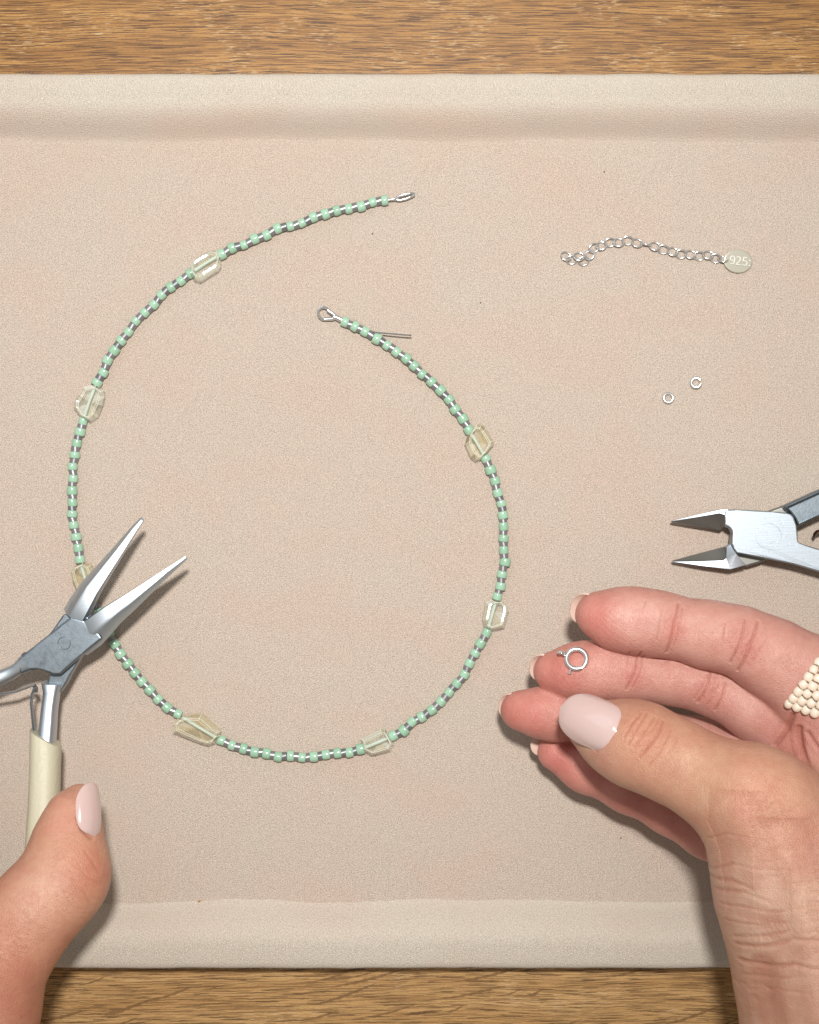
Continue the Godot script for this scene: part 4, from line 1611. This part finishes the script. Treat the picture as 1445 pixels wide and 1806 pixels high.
func bead_ring(fl: Flesh) -> void:
	var c := P(1418, 1200, 36)
	var ax := (P(1490, 1262, 38) - P(1365, 1162, 36)).normalized()
	var r := thing("bead_ring", c, "finger ring woven of small ivory pearl beads, worn at the edge of the picture", "ring")
	var x := ax.cross(Vector3.UP).normalized()
	var y := x.cross(ax).normalized()
	var bead := seed_bead(0.00122, 0.00108, 0.00016, 1.0).mesh(M.pearl, 70)
	var n := 35
	var rng := RandomNumberGenerator.new()
	rng.seed = 9
	for row in 4:
		for i in n:
			var a := TAU * (i + (0.5 if row % 2 else 0.0)) / n
			if a > PI * 1.12 and a < PI * 1.88:
				continue
			var d := x * cos(a) + y * sin(a)
			var o := c + ax * ((row - 1.5) * 0.00205 + 0.0022 + sin(a * 2.0 + 0.6) * 0.0006)
			var p := fl.hit(o + d * 0.03, -d, 0.03)
			if p == Vector3.INF or (p - o).length() > 0.0125 or d.y < -0.15:
				continue
			place("pearl_bead", bead, r, along(p + d * 0.0008 - c, d.cross(ax).rotated(d, rng.randf_range(-0.3, 0.3)), Vector3.ONE * rng.randf_range(0.93, 1.05), rng.randf() * TAU))

func clasp(fl: Flesh) -> void:
	var s := skin_at(fl, 1017.3, 1163)
	var n := fl.normal(s)
	n = (n + Vector3.UP * 0.8).normalized()
	var o := thing("spring_ring_clasp", s, "round silver spring clasp resting on the second finger's pad", "clasp")
	var x := Vector3.RIGHT - n * n.x
	x = x.normalized()
	var y := -x.cross(n)
	if y.z < 0:
		y = -y
	var c := s + n * 0.00065
	var mm := s.y * 1000.0
	var R := L(18.3, mm)
	var m := MB.new()
	m.torus(c, x, y, R - L(0.6, mm), L(4.5, mm), 1.10, TAU + 0.80, 40, 14)
	build("ring_tube", m, M.silver, o, 60)
	var inner := MB.new()
	inner.torus(c, x, y, R, L(2.3, mm), 0.70, 1.2, 8, 10)
	build("spring_bolt", inner, M.silver, o, 60)
	var eyelet := MB.new()
	eyelet.torus(P(988.5, 1150.5, mm + 0.4), (x + n * 0.3), (y * 0.45 + n * 0.8), L(4.6, mm), L(1.9, mm), 0, TAU, 20, 8)
	eyelet.torus(P(995.5, 1153.0, mm + 0.5), (x - n * 0.2), (y * 0.8 - n * 0.5), L(3.0, mm), L(1.6, mm), 0, TAU, 16, 8)
	build("eyelet", eyelet, M.silver, o, 60)
	var nub := MB.new()
	nub.tube(PackedVector3Array([P(1007, 1180, mm + 0.6), P(1005.5, 1185, mm + 0.9), P(1004.5, 1189, mm + 1.0)]), [L(2.4, mm), L(2.2, mm), L(3.4, mm)], 12)
	build("thumb_lever", nub, M.silver, o, 60)

func left_hand() -> void:
	var pink := lin(195, 143, 122)
	var tan := lin(191, 139, 115)
	var deep := lin(185, 124, 101)
	var fold := lin(156, 94, 72)
	var fl := Flesh.new(P(-400, 1340, 0) + Vector3(0, 0.002, 0), P(300, 1990, 0) + Vector3(0, 0.072, 0), 0.00075)
	var body := fl.blank()
	var fing := fl.blank()
	# four fingers curled round the other grip, out of the picture
	var first := 0
	for k in 4:
		var v := 1420.0 + k * 88.0
		var one := fl.blank()
		first = fl.bones.size()
		chain(fl, [[-290 + k * 12, v + 60, 30, 52, tan], [-250 + k * 12, v + 6, 34, 48, tan], [-185 + k * 10, v - 16, 31, 45, pink], [-150 + k * 10, v - 14, 20, 42, pink], [-128 + k * 10, v - 8, 12, 38, pink]], 0.006, one)
		fl.join(fing, one, 0.001, first, fl.bones.size())
	var n_fing := fl.bones.size()
	# thumb
	chain(fl, [[144, 1402, 32, 12, pink], [132, 1428, 34, 30, pink], [121, 1478, 36, 49, tan], [116, 1528, 38, 56, tan], [110, 1556, 39, 59, tan], [58, 1610, 42, 72, tan], [-5, 1690, 44, 82, deep], [-60, 1790, 42, 105, deep], [-120, 1880, 40, 130, deep]], 0.007, body)
	fl.bone(P(130, 1548, 39), P(124, 1562, 39), L(46, 39), L(44, 39), 0.007, body, tan)
	# heel of the hand and wrist, out of the picture
	chain(fl, [[-60, 1790, 40, 100, deep], [-200, 1760, 34, 105, tan], [-280, 1700, 30, 90, tan]], 0.012, body)
	chain(fl, [[-150, 1850, 38, 120, deep], [-210, 1960, 38, 140, tan]], 0.012, body)
	fl.join(body, fing, 0.004, 0, n_fing)
	fl.f = body
	var cr := []
	for q in [[[[150, 1500], [165, 1522], [176, 1540]], 0.00009, 0.0003], [[[138, 1524], [152, 1546], [172, 1556]], 0.00007, 0.0003], [[[126, 1550], [146, 1568], [158, 1590]], 0.00008, 0.0003], [[[112, 1572], [126, 1596], [146, 1604]], 0.00007, 0.0003], [[[138, 1442], [146, 1464], [162, 1478]], 0.00022, 0.0005]]:
		cr.append(crease(fl, q[0], q[1], q[2]))
	var tints := []
	for q in [[150, 1545, 0.012, lin(190, 126, 103), 0.7], [110, 1445, 0.008, lin(205, 147, 129), 0.5], [70, 1560, 0.014, lin(207, 163, 141), 0.6], [30, 1740, 0.014, lin(184, 120, 98), 0.5]]:
		tints.append([skin_at(fl, q[0], q[1]), q[2], q[3], q[4]])
	var rp := []
	var ax := (P(60, 1612, 42) - P(124, 1480, 36)).normalized()
	var ax2 := (P(-5, 1690, 44) - P(58, 1610, 42)).normalized()
	for q in [[146, 1545, 0.012, ax, 0.0016, 0.00016], [60, 1640, 0.018, ax2, 0.0022, 0.00012], [20, 1720, 0.018, ax2, 0.0024, 0.00014], [90, 1500, 0.010, ax, 0.0018, 0.00010]]:
		rp.append([skin_at(fl, q[0], q[1]), q[2], q[3], q[4], q[5]])
	var h := thing("hand", P(60, 1620, 0), "hand at the lower left with its thumb on the cream pliers grip", "hand")
	place("skin", fl.mesh(M.skin, h.position, cr, tints, rp, fold), h, Transform3D())
	nail("fingernail", h, P(167, 1475, 41.2), P(164, 1380, 37.4) - P(167, 1475, 41.2), Vector3(0.90, 0.43, 0.0), L(68, 38), L(96, 38), 1.0, M.nail, 2.3, 0.0006)

func specks() -> void:
	var list := [[1066, 303, "dark lint speck above the silver chain's left end"], [657, 412, "dark lint speck just below the necklace's upper end"], [848, 534, "dark lint speck right of the necklace's wire loop"], [1095, 1478, "dark lint speck below the open hand's lowest finger"]]
	for q in list:
		var m := MB.new()
		var c := P(q[0], q[1], 0.25)
		m.tube(PackedVector3Array([c + Vector3(-0.0002, 0, 0.0001), c, c + Vector3(0.00018, 0.00008, -0.00012)]), [0.00008, 0.00016, 0.00008], 6)
		tag(build("lint_speck", m, M.lint, self, 60, c), q[2], "lint", "lint specks on the board")
	var g := MB.new()
	var c := P(352, 1590, 0.35)
	g.tube(PackedVector3Array([c + Vector3(-0.0004, 0, 0.0002), c + Vector3(0, 0.0001, -0.0001), c + Vector3(0.0004, 0.0002, -0.0003)]), [0.00012, 0.0002, 0.0001], 6)
	tag(build("gold_fleck", g, M.gold, self, 60, c), "tiny gold fleck at the foot of the board's near rim", "fleck")
